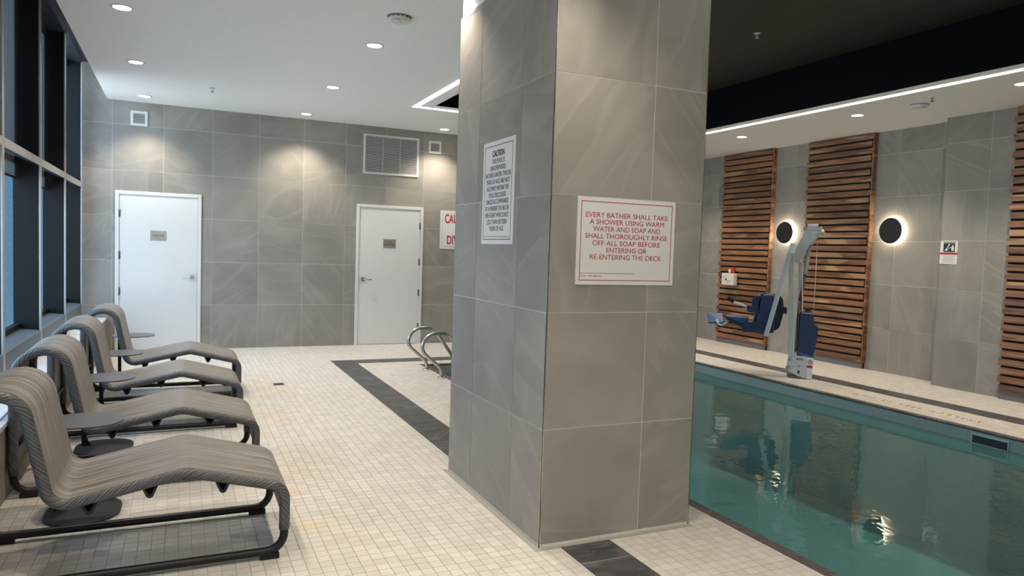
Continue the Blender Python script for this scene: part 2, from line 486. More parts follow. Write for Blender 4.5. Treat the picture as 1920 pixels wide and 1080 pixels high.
M['head'] = plain('dark_window_head', (0.02, 0.024, 0.03), 0.4)
M['sill'] = plain('blue_grey_sill', (0.085, 0.10, 0.12), 0.45)
M['ledge'] = plain('pale_ledge_top', (0.68, 0.69, 0.69), 0.4)
M['lid'] = plain('white_ledge_lid', (0.76, 0.77, 0.77), 0.35)
M['blind'] = plain('grey_mesh_blind', (0.13, 0.14, 0.15), 0.8, bump=0.8, bscale=900, var=0.25)
M['glass'] = mat_glass()
M['blindt'] = mat_blind()
M['water'] = mat_water()
M['pooltile'] = plain('pool_tile', (0.42, 0.58, 0.57), 0.35, var=0.05)
M['basestrip'] = plain('grey_green_base_strip', (0.34, 0.33, 0.28), 0.6)
M['band'] = plain('grey_green_waterline_tile', (0.33, 0.38, 0.34), 0.4, var=0.06)
M['signw'] = plain('white_sign', (0.72, 0.72, 0.71), 0.35, var=0.01)
M['ink'] = plain('black_ink', (0.012, 0.014, 0.02), 0.5)
M['red'] = plain('red_ink', (0.42, 0.025, 0.035), 0.5)
M['green'] = plain('green_ink', (0.02, 0.10, 0.05), 0.5)
M['redp'] = plain('red_plastic', (0.42, 0.04, 0.04), 0.3)
M['cream'] = plain('cream_plastic', (0.66, 0.63, 0.57), 0.4, var=0.01)
M['liftw'] = plain('pale_grey_powder_coat', (0.50, 0.53, 0.52), 0.32)
M['liftl'] = plain('white_powder_coat', (0.72, 0.72, 0.70), 0.3)
M['navy'] = plain('navy_plastic', (0.012, 0.030, 0.085), 0.40)
M['navyl'] = plain('blue_plastic', (0.035, 0.085, 0.21), 0.35)
M['lampblk'] = plain('matt_black_lamp', (0.008, 0.008, 0.010), 0.5)
M['textile'] = plain('cream_letter_tile', (0.72, 0.65, 0.54), 0.5)
M['ext'] = plain('far_building', (0.028, 0.070, 0.100), 0.8, var=0.12)
M['extg'] = plain('outside_paving', (0.62, 0.61, 0.58), 0.9)
M['trimmetal'] = plain('tile_edge_trim', (0.58, 0.56, 0.52), 0.25, 0.9)
M['e_down'] = emis('downlight_glow', (1.0, 0.93, 0.85), 9.0)
M['e_strip'] = emis('strip_glow', (1.0, 0.93, 0.86), 5.0)
M['e_lamp'] = emis('wall_lamp_glow', (1.0, 0.82, 0.60), 24.0)

# ------------------------------------------------------------------ structure
CZ = 3.38
YB = 11.05
XR = 8.98
XR2 = 8.73
YJ = 6.0      # where the right wall steps forward
def struct(name, mb, mat, parent=None, label=None, **k):
    o = mb.build(name, mat, parent, **k)
    if parent is None: o['kind'] = 'structure'
    if label: o['label'] = label
    return o

# floor slab around the pool, with grout surface just under the tiles
PX0, PX1, PY0, PY1 = 2.96, 6.82, -3.4, 8.99
f = MB()
f.box((-1.6, -4.3, -0.25), (PX0-0.08, 11.3, -0.004))
f.box((PX1+0.08, -4.3, -0.25), (9.3, 11.3, -0.004))
f.box((PX0-0.08, PY1+0.08, -0.25), (PX1+0.08, 11.3, -0.004))
f.box((PX0-0.08, -4.3, -0.25), (PX1+0.08, PY0-0.08, -0.004))
floor = struct('floor', f, M['floorgrout'], label='cream mosaic stone pool deck with dark slate border lines')

def onscreen(x, y, z=0.0):
    c = RM.transposed() @ (Vector((x, y, z)) - CAM)
    if c.z > -0.2: return None
    return 960-FPX*c.x/c.z, 540+FPX*c.y/c.z

P = 0.062
rects_out = [(1.815, -4.3, 2.115, 9.60), (2.115, 9.30, 7.785, 9.60), (7.485, -4.3, 7.785, 9.30),   # slate border
             (PX0-0.08, PY0-0.08, PX1+0.08, PY1+0.08), (1.69, 3.23, 2.68, 4.645)]
def clip(x0, y0, x1, y1):
    """the tile rectangle cut back where it meets a border, the pool or the pillar"""
    for (a, b, c, d) in rects_out:
        if x0 < c-1e-6 and x1 > a+1e-6 and y0 < d-1e-6 and y1 > b+1e-6:
            if x0 >= a and x1 <= c and y0 >= b and y1 <= d: return None
            opts = []
            if x0 < a: opts.append((x0, y0, a-0.0015, y1))
            if x1 > c: opts.append((c+0.0015, y0, x1, y1))
            if y0 < b: opts.append((x0, y0, x1, b-0.0015))
            if y1 > d: opts.append((x0, d+0.0015, x1, y1))
            x0, y0, x1, y1 = max(opts, key=lambda q: (q[2]-q[0])*(q[3]-q[1]))
            if x1-x0 < 0.004 or y1-y0 < 0.004: return None
    return (x0, y0, x1, y1)
cells = []
ny0, ny1 = int(-1.0/P), int(YB/P)
for j in range(ny0, ny1+1):
    for i in range(int(-0.93/P), int(XR/P)+1):
        x0, y0 = i*P+0.0012, j*P+0.0012
        x1, y1 = x0+P-0.0024, min(y0+P-0.0024, YB)
        if x0 < -0.93 or x0 > XR: continue
        if 3.1 < x0 < 6.7 and y1 < 8.9: continue
        q = clip(x0, y0, x1, y1)
        if q: cells.append((q, abs((q[2]-q[0])-(P-0.0024)) < 1e-5 and abs((q[3]-q[1])-(P-0.0024)) < 1e-5))
near = []
for k, (q, full) in enumerate(cells):
    if not full: continue
    s = onscreen((q[0]+q[2])/2, (q[1]+q[3])/2)
    if s and 0 < s[0] < 1920 and 0 < s[1] < 1080:
        near.append((math.hypot(q[0], q[1]), k))
near.sort(); single = set(k for _, k in near[:290])
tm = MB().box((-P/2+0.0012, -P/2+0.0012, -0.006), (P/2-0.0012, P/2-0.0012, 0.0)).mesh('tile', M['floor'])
rest = MB()
for k, (q, full) in enumerate(cells):
    if k in single:
        o = bpy.data.objects.new('tile', tm); COL.objects.link(o); o.parent = floor
        o.location = ((q[0]+q[2])/2, (q[1]+q[3])/2, random.uniform(-0.0002, 0.0003))
    else:
        z = random.uniform(-0.0002, 0.0003)
        n = len(rest.v); x0, y0, x1, y1 = q
        rest.v += [(x0,y0,z),(x1,y0,z),(x1,y1,z),(x0,y1,z),(x0,y0,-0.006),(x1,y0,-0.006),(x1,y1,-0.006),(x0,y1,-0.006)]
        rest.face([n,n+1,n+2,n+3]); rest.face([n,n+4,n+5,n+1]); rest.face([n+1,n+5,n+6,n+2]); rest.face([n+2,n+6,n+7,n+3]); rest.face([n+3,n+7,n+4,n])
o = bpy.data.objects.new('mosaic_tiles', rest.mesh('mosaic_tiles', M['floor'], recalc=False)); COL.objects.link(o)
o.parent = floor; o['kind'] = 'stuff'

def stone_run(parent, name, boxes, mat, bevel=0.0):
    for (a, b) in boxes:
        c = [(a[i]+b[i])/2 for i in range(3)]
        MB().box([a[i]-c[i] for i in range(3)], [b[i]-c[i] for i in range(3)]).build(name, mat, parent, loc=c, bevel=bevel)

# dark slate border
trim1 = struct('trim_1', MB().box((1.815, -4.2, -0.02), (2.115, 9.60, -0.0008)).box((2.115, 9.30, -0.02), (7.785, 9.60, -0.0008)).box((7.485, -4.2, -0.02), (7.785, 9.30, -0.0008)),
               M['grout'], label='dark slate border line inlaid in the pool deck')
bx = []
y = 9.60
while y > 0.6:
    if not (3.24 < y < 4.63 and 3.24 < y-0.3 < 4.63): bx.append(((1.8165, y-0.3+0.0028, -0.008), (2.1135, y-0.0028, 0.0008)))
    if y < 9.5 and y > 1.0: bx.append(((7.4865, y-0.3+0.0028, -0.008), (7.7835, y-0.0028, 0.0008)))
    y -= 0.3
x = 2.115
while x < 7.7:
    x2 = min(x+0.3, 7.785)
    bx.append(((x+0.0028, 9.3015, -0.008), (x2-0.0028, 9.5985, 0.0008))); x += 0.3
stone_run(trim1, 'tile', bx, M['slate'])

# granite coping of the pool
cop = struct('trim_2', MB().box((PX0-0.078, PY0-0.078, -0.06), (PX0-0.004, PY1+0.078, -0.012)).box((PX1+0.004, PY0-0.078, -0.06), (PX1+0.078, PY1+0.078, -0.012)).box((PX0, PY1+0.004, -0.06), (PX1, PY1+0.078, -0.012)),
             M['floorgrout'], label='dark speckled granite coping around the pool')
bx = []
y = PY1+0.08
while y > -0.5:
    bx.append(((PX0-0.08, y-0.6+0.001, -0.022), (PX0, y-0.001, 0.001)))
    bx.append(((PX1, y-0.6+0.001, -0.022), (PX1+0.08, y-0.001, 0.001)))
    y -= 0.6
x = PX0
while x < PX1-0.01:
    x2 = min(x+0.6, PX1)
    bx.append(((x+0.001, PY1, -0.022), (x2-0.001, PY1+0.079, 0.001))); x = x2
stone_run(cop, 'stone', bx, M['granite'], bevel=0.004)

# pool basin and water
D = 1.25
pb = MB()
pb.box((PX0-0.25, PY0-0.25, -D-0.2), (PX1+0.25, PY1+0.25, -D))
pb.box((PX0-0.25, PY0-0.25, -D), (PX0, PY1+0.25, -0.022)); pb.box((PX1, PY0-0.25, -D), (PX1+0.25, PY1+0.25, -0.022))
pb.box((PX0, PY1, -D), (PX1, PY1+0.25, -0.022)); pb.box((PX0, PY0-0.25, -D), (PX1, PY0, -0.05))
basin = struct('pool_basin', pb, M['pooltile'], label='pale blue-green tiled swimming pool basin')
MB().box((PX1-0.006, PY0, -0.16), (PX1, PY1, -0.024)).box((PX0, PY1-0.006, -0.16), (PX1-0.006, PY1, -0.024)).build('waterline_band', M['band'], basin)
sk = empty('pool_skimmer', (PX1-0.006, 4.08, -0.088), label='dark skimmer slot in the far pool wall above the water', cat='skimmer')
MB().box((-0.006, -0.16, -0.038), (0.0, 0.16, 0.038)).build('opening', M['ink'], sk)
fr_ = MB(); fr_.box((-0.012, -0.17, 0.036), (0, 0.17, 0.046)).box((-0.012, -0.17, -0.046), (0, 0.17, -0.036)).box((-0.012, -0.17, -0.04), (0, -0.16, 0.04)).box((-0.012, 0.16, -0.04), (0, 0.17, 0.04))
fr_.build('frame', M['pooltile'], sk)
water = MB()
water.v += [(PX0, PY0, -0.13), (PX1, PY0, -0.13), (PX1, PY1, -0.13), (PX0, PY1, -0.13)]; water.face([0, 1, 2, 3])
wo = water.build('water', M['water']); tag(wo, 'still blue-green water filling the swimming pool', 'water', kind='stuff')

# walls
def sub_rect(r, holes):
    out = [r]
    for h in holes:
        nxt = []
        for (a, b, c, d) in out:
            e, f_, g, i = h
            if e >= c or g <= a or f_ >= d or i <= b: nxt.append((a, b, c, d)); continue
            if b < f_: nxt.append((a, b, c, f_))
            if d > i: nxt.append((a, i, c, d))
            lo, hi = max(b, f_), min(d, i)
            if a < e: nxt.append((a, lo, e, hi))
            if c > g: nxt.append((g, lo, c, hi))
        out = nxt
    return [q for q in out if q[2]-q[0] > 0.004 and q[3]-q[1] > 0.004]
ROWS = [0.0, 0.615, 1.229, 1.837, 2.455, 3.052, 3.665]
def tile_wall(parent, us, zs, holes, plane, normal, mat=None, g=0.0021, zmax=CZ, th=0.005):
    """tiles on a vertical plane. normal '-y': u=x, face at y=plane; '-x': u=y, face at x=plane; '+x','+y' likewise"""
    for a, b in zip(us[:-1], us[1:]):
        for c, d in zip(zs[:-1], zs[1:]):
            d = min(d, zmax)
            if d-c < 0.01: continue
            rs = sub_rect((a+g, c+g, b-g, d-g), holes)
            if not rs: continue
            uc, zc = (a+b)/2, (c+d)/2
            mb = MB()
            for (p, q, r_, s_) in rs:
                if normal == '-y': mb.box((p-uc, 0, q-zc), (r_-uc, th, s_-zc))
                elif normal == '+y': mb.box((p-uc, -th, q-zc), (r_-uc, 0, s_-zc))
                elif normal == '-x': mb.box((0, p-uc, q-zc), (th, r_-uc, s_-zc))
                else: mb.box((-th, p-uc, q-zc), (0, r_-uc, s_-zc))
            loc = (uc, plane, zc) if normal[1] == 'y' else (plane, uc, zc)
            mb.build('tile', mat or M['stone'], parent, loc=loc)

wb = struct('wall_back', MB().box((-1.6, YB+0.0016, -0.2), (9.3, YB+0.25, 4.0)), M['grout'], label='back wall of large grey stone tiles')
DO = [(-0.806, 0.0, 0.260, 2.18), (2.446, 0.0, 3.512, 2.18)]
tile_wall(wb, [-1.40, -0.842, -0.222, 0.400, 1.026, 1.648, 2.270, 2.890, 3.508, 4.13, 4.75, 5.37, 5.99, 6.61, 7.23, 7.85, 8.47, 8.97], [0.0, 0.627, 1.240, 1.845, 2.455, 3.065, 3.84], DO, YB, '-y', zmax=3.83)
wr = struct('wall_right', MB().box((XR+0.0016, YJ, -0.2), (9.3, 11.3, 4.0)), M['grout'], label='right wall of large grey stone tiles behind the pool lift')
wr2 = struct('wall_right.001', MB().box((XR2+0.0016, -4.3, -0.2), (9.3, YJ-0.006, 4.0)), M['grout'], label='stepped-forward stretch of the right wall in grey stone tiles')
us = [YJ, 6.215, 6.83, 7.44, 8.05, 8.66, 9.27, 9.88, 10.48, YB]
tile_wall(wr, us, ROWS, [], XR, '-x')
us = [-0.7, -0.05, 0.56, 1.17, 1.78, 2.39, 3.0, 3.61, 4.22, 4.83, 5.44, YJ-0.003]
tile_wall(wr2, us, ROWS, [], XR2, '-x')
mbj = MB().box((XR2+0.0, YJ-0.002, 0), (XR, YJ+0.006, CZ))
mbj.build('tile', M['stone'], wr2)
wf = struct('wall_front', MB().box((-1.6, -4.5, -0.2), (9.3, -4.3, 4.0)), M['whitep'])

# ceiling
c = MB()
c.box((-0.9, -4.3, CZ), (2.98, YB, CZ+0.54)); c.box((6.9, -4.3, CZ), (9.2, YB, CZ+0.54))
c.box((2.98, 8.97, CZ), (6.9, YB, CZ+0.54)); c.box((2.98, -4.3, CZ), (6.9, -3.2, CZ+0.54))
struct('ceiling', c, M['white'], label='white plasterboard ceiling')
cb_ = struct('ceiling.001', MB().box((2.9, -3.3, 3.92), (7.0, 9.07, 3.97)), M['blackceil'], label='dark recessed ceiling over the pool')
MB().box((2.98, -3.2, CZ), (2.985, 8.97, 3.92)).box((6.895, -3.2, CZ), (6.9, 8.97, 3.92)).box((2.985, 8.965, CZ), (6.895, 8.97, 3.92)).box((2.985, -3.2, CZ), (6.895, -3.195, 3.92)).build('recess_side', M['recess'], cb_)
struct('trim_4', MB().box((-1.62, -4.3, 3.83), (-0.9, YB+0.2, 3.9)), M['head'], label='dark pocket above the window heads')

# window wall on the left: bays between deep dark mullions
XW, XG = -1.17, -1.38
ZS, ZR0, ZR1, ZT = 0.66, 2.18, 2.245, 3.77
mul = [10.86, 9.395, 7.845, 6.30, 4.75, 3.20, 1.65, 0.10, -1.45, -3.0]
for i in range(len(mul)-1):
    y1, y0 = mul[i], mul[i+1]
    wn = empty('window_%d' % (i+1), (XW, y0, 0), kind='structure', label='dark framed window bay beside the loungers')
    # every bay owns its near mullion; the last bay by the wall also has the far one
    for yy in ([0] if i else [0, y1-y0]):
        wd = 0.036
        MB().box((XG-XW, yy-wd, ZS-0.2), (-0.012, yy+wd, ZT)).build('mullion', M['mull'], wn)
        MB().box((-0.012, yy-wd, ZS-0.2), (0, yy+wd, ZT)).build('mullion_face', M['mullface'], wn)
    h0, h1 = 0.036, y1-y0-0.036
    MB().box((-0.05, h0, ZR0), (-0.012, h1, ZR1)).box((XG-XW, h0, ZR0), (XG-XW+0.009, h1, ZR1)).build('rail', M['mull'], wn)
    MB().box((-0.012, h0-0.001, ZR0), (0.001, h1+0.001, ZR1)).build('rail_face', M['mullface'], wn)
    MB().box((XG-XW, h0, ZT), (0, h1, 3.83)).build('head_board', M['head'], wn)
    sb = MB().prism([(XG-XW-0.02, ZS-0.2), (0, ZS-0.2), (0, ZS), (-0.03, ZS+0.012), (XG-XW-0.02, ZS+0.03)], h0, h1, 'y')
    sb.build('sill_board', M['sill'], wn)
    MB().box((XG-XW, h0, ZS), (XG-XW+0.05, h1, ZS+0.07)).box((XG-XW, h0, ZT-0.06), (XG-XW+0.05, h1, ZT)).build('sash', M['mull'], wn)
    for (za, zc) in ((ZS+0.03, ZR0), (ZR1, ZT)):
        pn = MB(); xx = XG-XW+0.007
        pn.v += [(xx, h0, za), (xx, h1, za), (xx, h1, zc), (xx, h0, zc)]; pn.face([0, 1, 2, 3])
        me_ = pn.mesh('pane', M['glass'], recalc=False)
        oo = bpy.data.objects.new('pane', me_); COL.objects.link(oo); oo.parent = wn
    if i in (1, 2, 3, 4, 5, 6, 7, 8):
        zb_ = 2.06 if i < 4 else 1.0  # nearer bays out of view: blinds added and lowered to cut daylight on pillar
        bl = MB().box((XG-XW+0.013, h0+0.01, zb_), (XG-XW+0.015, h1-0.01, ZT)).build('blind', M['blind'], wn)
        MB().box((XG-XW+0.010, h0+0.01, zb_-0.015), (XG-XW+0.020, h1-0.01, zb_+0.005)).build('bottom_bar', M['mull'], bl)
        if i < 3: bl.data.materials[0] = M['blindt']
struct('wall_left', MB().box((-1.6, -4.3, -0.2), (XW-0.002, 11.1, 0.46)), M['sill'], label='low wall under the windows')
lg = struct('baseboard_left', MB().box((XW-0.002, -4.2, 0), (-0.915, YB, 0.435)), M['stone'], label='tiled low ledge under the windows behind the loungers')
MB().box((XW-0.002, -4.2, 0.435), (-0.905, YB, 0.46)).build('ledge_top', M['ledge'], lg)
for yy in (9.6, 8.05, 6.45, 4.9, 3.4):
    MB().prism(rrect(0.17, 0.95, 0.02, 3), 0.46, 0.472).build('access_lid', M['lid'], lg, loc=(-1.03, yy, 0), bevel=0.003)

# outside
struct('ground', MB().box((-80, -60, -0.6), (-1.62, 90, -0.35)), M['extg'])
bd = empty('building_wing', (-4.0, 16, 0), label='blue-grey wing of the building outside, seen in the window gaps', cat='building')
MB().box((-2.6, -2.6, -0.35), (2.3, 4, 9)).build('wall', M['ext'], bd)
MB().box((-2.7, -2.7, 9), (2.35, 4.1, 9.3)).build('roof', M['plinth'], bd)
for i in range(2):
    for j in range(2):
        MB().box((-2.1+i*2.2, -2.63, 1.0+j*3.6), (-0.9+i*2.2, -2.59, 2.6+j*3.6)).build('window', M['mull'], bd)

# pillar
PXA, PXB, PYA, PYB = 1.70, 2.665, 3.24, 4.63
ZP = 3.085
pil = struct('pillar', MB().box((PXA+0.0016, PYA+0.0016, -0.05), (PXB-0.0016, PYB-0.0016, ZP)), M['grout'], label='square pillar clad in grey stone tiles carrying two notices')
zs = [0.018]+ROWS[1:6]+[ZP]
zs = [0.018, 0.622, 1.230, 1.838, 2.453, 3.058, ZP]
tile_wall(pil, [PXA+0.006, 2.315, PXB-0.006], zs, [], PYA, '-y', zmax=ZP)
tile_wall(pil, [PXA+0.006, 2.315, PXB-0.006], zs, [], PYB, '+y', zmax=ZP)
tile_wall(pil, [PYA+0.006, 3.62, 4.232, PYB-0.006], zs, [], PXA, '-x', zmax=ZP)
tile_wall(pil, [PYA+0.006, 3.62, 4.232, PYB-0.006], zs, [], PXB, '+x', zmax=ZP)
for (x_, y_) in ((PXA, PYA), (PXB, PYA), (PXA, PYB), (PXB, PYB)):
    sx = 1 if x_ == PXA else -1; sy = 1 if y_ == PYA else -1
    MB().box((x_, y_, 0.0), (x_+sx*0.008, y_+sy*0.0025, ZP)).box((x_, y_, 0.0), (x_+sx*0.0025, y_+sy*0.008, ZP)).build('edge_trim', M['trimmetal'], pil)
MB().box((PXA+0.012, PYA+0.012, ZP), (PXB-0.012, PYB-0.012, CZ)).build('white_top', M['whitep'], pil)
mbs = MB(); s_ = 0.03
mbs.box((PXA-s_, PYA-s_, -0.003), (PXB+0.005, PYA-0.001, 0.004)).box((PXA-s_, PYA-0.001, -0.003), (PXA-0.001, PYB+s_, 0.004))
mbs.build('base_strip', M['basestrip'], pil)

# doors
def door(n, x0, x1, hinge_left, plate_x, plate_lines, lever_x):
    d = empty('door_%d' % n, ((x0+x1)/2, YB, 0), kind='structure', label='flush white door with %s' % ('hinges on its left' if hinge_left else 'hinges on its right'))
    hw = (x1-x0)/2; T = 2.18; F = 0.046
    fm = MB().box((-hw, -0.018, 0), (-hw+F, 0.05, T)).box((hw-F, -0.018, 0), (hw, 0.05, T)).box((-hw+F, -0.018, T-F), (hw-F, 0.05, T))
    fm.build('door_frame', M['door'], d, bevel=0.002)
    MB().box((-hw+F, 0.005, 0), (hw-F, 0.05, T-F)).build('door_stop', M['doorgap'], d)  # dark sheet behind the leaf paints the shade in the gap
    leaf = MB().box((-hw+F+0.004, -0.006, 0.012), (hw-F-0.004, 0.03, T-F-0.004)).build('door_leaf', M['door'], d)
    hx = -hw+F if hinge_left else hw-F
    for z in (1.88, 1.31, 0.82, 0.28):
        hb = MB().cyl((hx, -0.014, z-0.055), (hx, -0.014, z+0.055), 0.009, 10)
        hb.box((hx-0.018, -0.0085, z-0.05), (hx+0.018, -0.0065, z+0.05)); hb.build('hinge', M['darksteel'], d)
    lx = lever_x-(x0+x1)/2; dr = -1 if hinge_left else 1
    hd = MB()
    hd.tube([(lx, -0.006, 1.025), (lx, -0.016, 1.025)], [0.034, 0.031], 24)
    hd.tube([(lx, -0.016, 1.025), (lx, -0.055, 1.025)], 0.012, 12)
    hd.tube(fillet([(lx, -0.055, 1.025), (lx+dr*0.02, -0.06, 1.025), (lx+dr*0.125, -0.06, 1.02)], [0, 0.01, 0]), 0.009, 10)
    hd.build('door_handle', M['steel'], d)
    MB().box((-hx+(-1 if hinge_left else 1)*0-0.004, -0.012, 0.96), (-hx+0.004, -0.005, 1.08)).build('strike', M['darksteel'], d)
    px = plate_x-(x0+x1)/2
    pp = MB().box((px-0.1, -0.010, 1.52), (px+0.1, -0.006, 1.655)).build('name_plate', M['plate'], d, bevel=0.001)
    for (txt, z, s) in plate_lines:
        text('lettering', txt, s, M['ink'], pp, (px, -0.0105, z), 0)
    return d

def text(name, body, size, mat, parent, loc, rz=0.0, flat=False, xs=1.0, bold=0.0, align='CENTER', wmax=None, h=None):
    cu = bpy.data.curves.new(name, 'FONT'); cu.body = body; cu.size = size
    cu.align_x = align; cu.extrude = 0.0003; cu.offset = bold; cu.resolution_u = 3
    to = bpy.data.objects.new('tmp_text', cu); COL.objects.link(to)
    bpy.context.view_layer.update()
    dg = bpy.context.evaluated_depsgraph_get()
    me = bpy.data.meshes.new_from_object(to.evaluated_get(dg))
    bpy.data.objects.remove(to); bpy.data.curves.remove(cu)
    me.materials.clear(); me.materials.append(mat)
    vx = [v.co.x for v in me.vertices]; vy = [v.co.y for v in me.vertices]
    wdt = max(vx)-min(vx); hgt = max(vy)-min(vy)
    sx = xs if wmax is None else wmax/wdt
    sy = 1.0 if h is None else h/hgt
    if wmax is not None and align == 'CENTER':
        cx = (max(vx)+min(vx))/2
        for v in me.vertices: v.co.x -= cx
    if h is not None:
        my = min(vy)
        for v in me.vertices: v.co.y -= my
    o = bpy.data.objects.new(name, me); COL.objects.link(o); o.parent = parent
    o.location = loc; o.scale = (sx, sy, 1)
    o.rotation_euler = (0, 0, rz) if flat else (PI/2, 0, rz)
    return o

door(1, -0.806, 0.260, True, -0.283, [('JANITOR', 1.575, 0.035)], 0.146)
door(2, 2.446, 3.512, False, 2.97, [('POOL', 1.597, 0.030), ('EQUIPMENT', 1.560, 0.034)], 2.561)

# ------------------------------------------------------------------ ceiling fittings
def downlight_proto(name='downlight'):
    t = empty(name, (0, 0, CZ))
    t['category'] = 'ceiling light'; t['group'] = 'recessed ceiling downlights'
    MB().lathe([(0.084, 0.0), (0.084, -0.004), (0.070, -0.006), (0.066, 0.0)]).build('trim_ring', M['ventw'], t)
    MB().lathe([(0.066, 0.0), (0.066, -0.005), (0.02, -0.0055)]).build('diffuser', M['e_down'], t)
    return t
ld = bpy.data.lights.new('downlight_lamp', 'SPOT')
ld.energy = SPOT_W; ld.color = SPOT_COL; ld.spot_size = math.radians(112); ld.spot_blend = 0.75; ld.shadow_soft_size = 0.045
spots = [
 (-0.44, 4.66, 'ceiling downlight of the left row above the nearest lounger, out of frame'),
 (-0.44, 6.63, 'largest downlight at the top left, nearest of the left row'),
 (-0.44, 8.58, 'middle downlight of the left row beside the windows'),
 (-0.44, 10.54, 'downlight above the left door and small vent'),
 (1.60, 10.58, 'downlight near the back wall between the two doors'),
 (1.60, 8.62, 'middle downlight of the row left of the pillar'),
 (1.60, 6.63, 'large downlight left of the pillar, below the smoke detector'),
 (1.60, 4.66, 'downlight washing the top of the tiled pillar'),
 (3.69, 10.65, 'downlight above the small vent beside the pillar edge'),
 (7.73, 8.56, 'downlight over the leftmost wooden slat panel'),
 (7.71, 6.49, 'downlight over the middle slat panel by the pool'),
 (7.66, 4.51, 'downlight cut by the right edge of the picture'),
]
hidden = [(-0.44, 2.69), (-0.44, 0.72), (-0.44, -1.25), (-0.44, -3.2), (1.60, 2.69), (1.60, 0.72), (1.60, -1.25), (1.6, -3.2),
          (5.7, 10.6), (7.73, 10.5), (7.66, 2.5), (7.66, 0.5), (7.66, -1.5)]
proto = None
for (x, y, lab) in spots+[(x, y, None) for x, y in hidden]:
    if proto is None: proto = o = downlight_proto()
    else: o = copy_tree(proto)
    o.location = (x, y, CZ)
    o['label'] = lab or 'round recessed ceiling downlight outside the picture'
    k_ = 1.4 if x > 7 else (0.93 if x < 0 else 1.0)
    if lab is None and 1 < x < 2: k_ = 0.7 if y > 2 else 2.6
    lo = bpy.data.objects.new('downlight_lamp', ld.copy()); COL.objects.link(lo)
    lo.data.energy = SPOT_W*k_
    lo.location = (x, y, CZ-0.03)

st = empty('strip_light', (2.76, 9.19, CZ), label='continuous bright strip light framing the black ceiling panel', cat='strip light')
for (a, b) in (((2.74, -3.4), (2.80, 9.21)), ((2.80, 9.15), (7.07, 9.21)), ((7.07, -3.4), (7.13, 9.21))):
    MB().box((a[0]-2.76, a[1]-9.19, -0.006), (b[0]-2.76, b[1]-9.19, -0.0005)).build('diffuser', M['e_strip'], st)

def smoke(x, y, lab):
    t = empty('smoke_detector', (x, y, CZ), label=lab, cat='smoke detector', group='ceiling smoke detectors')
    MB().lathe([(0.075, 0), (0.092, -0.003), (0.094, -0.022), (0.086, -0.032), (0.05, -0.038)]).build('body', M['ventw'], t)
    MB().lathe([(0.036, -0.034), (0.036, -0.044), (0.030, -0.048)], 18, (-0.035, -0.03, 0)).build('sensor_cap', M['ventw'], t)
    MB().lathe([(0.097, -0.001), (0.097, 0.0)]).build('seat_ring', M['doorgap'], t)
    for k in range(16):
        a = 2*PI*k/16
        Mx = Matrix.Rotation(a, 3, 'Z')
        MB().obox(Mx @ Vector((0.092, 0, -0.012)), (0.006, 0.02, 0.005), Mx).build('slot', M['doorgap'], t)
    MB().obox((0.03, -0.088, -0.016), (0.03, 0.004, 0.006)).build('red_mark', M['red'], t)
smoke(1.577, 5.72, 'white smoke detector on the ceiling left of the pillar')
smoke(7.745, 5.68, 'white smoke detector on the soffit above the right wall')
def sprinkler(x, y, z, lab, mat, mat2):
    t = empty('sprinkler', (x, y, z), label=lab, cat='sprinkler', group='ceiling fire sprinklers')
    MB().lathe([(0.036, 0), (0.036, -0.004), (0.02, -0.008)]).build('rosette', mat, t)
    b_ = MB(); b_.tube([(0.014, 0, -0.006), (0.012, 0, -0.03), (0.0, 0, -0.044)], 0.0035, 6); b_.tube([(-0.014, 0, -0.006), (-0.012, 0, -0.03), (0, 0, -0.044)], 0.0035, 6)
    b_.build('frame_arms', mat2, t)
    MB().lathe([(0.004, -0.040), (0.020, -0.048), (0.020, -0.050)], 14).build('deflector', mat2, t)
sprinkler(0.33, 9.496, CZ, 'small sprinkler head on the white ceiling between downlights', M['ventw'], M['steel'])
sprinkler(7.507, 5.358, CZ, 'small sprinkler head beside the right smoke detector', M['ventw'], M['darksteel'])
sprinkler(5.52, 5.96, 3.92, 'white sprinkler head on the black ceiling', M['ventw'], M['ventw'])

# ------------------------------------------------------------------ back wall fittings
def vent(x0, x1, z0, z1, name, nsl, border, lab, cols=0):
    t = empty(name, ((x0+x1)/2, YB, (z0+z1)/2), label=lab, cat='vent')
    hw, hh = (x1-x0)/2, (z1-z0)/2
    MB().box((-hw, -0.016, -hh), (hw, 0, -hh+border)).box((-hw, -0.016, hh-border), (hw, 0, hh)).box((-hw, -0.016, -hh+border), (-hw+border, 0, hh-border)).box((hw-border, -0.016, -hh+border), (hw, 0, hh-border)).build('frame', M['ventw'], t, bevel=0.002)
    MB().box((-hw+border, -0.001, -hh+border), (hw-border, 0.0, hh-border)).build('backing', M['ventdark'], t)
    span = 2*(hh-border); p = span/nsl; tk = p*(0.30 if nsl > 20 else 0.25)
    me = MB().obox((0, 0, 0), (2*(hw-border), 0.010, tk), Matrix.Rotation(math.radians(-28), 3, 'X')).mesh('slat', M['ventw'])
    for k in range(nsl):
        s = bpy.data.objects.new('slat', me); COL.objects.link(s); s.parent = t
        s.location = (0, -0.008, -hh+border+p*(k+0.5))
    for k in range(cols):
        xx = -hw+border+(2*(hw-border))*(k+1)/(cols+1)
        MB().box((xx-0.002, -0.015, -hh+border), (xx+0.002, -0.002, hh-border)).build('bar', M['ventw'], t)
vent(-0.627, -0.421, 3.06, 3.258, 'wall_vent', 7, 0.032, 'small square white vent above the left door')
vent(2.53, 3.411, 2.65, 3.258, 'air_grille', 26, 0.030, 'large white louvred air grille above the right door', 2)
vent(3.572, 3.779, 3.045, 3.242, 'wall_vent', 7, 0.032, 'small square white vent right of the large grille')

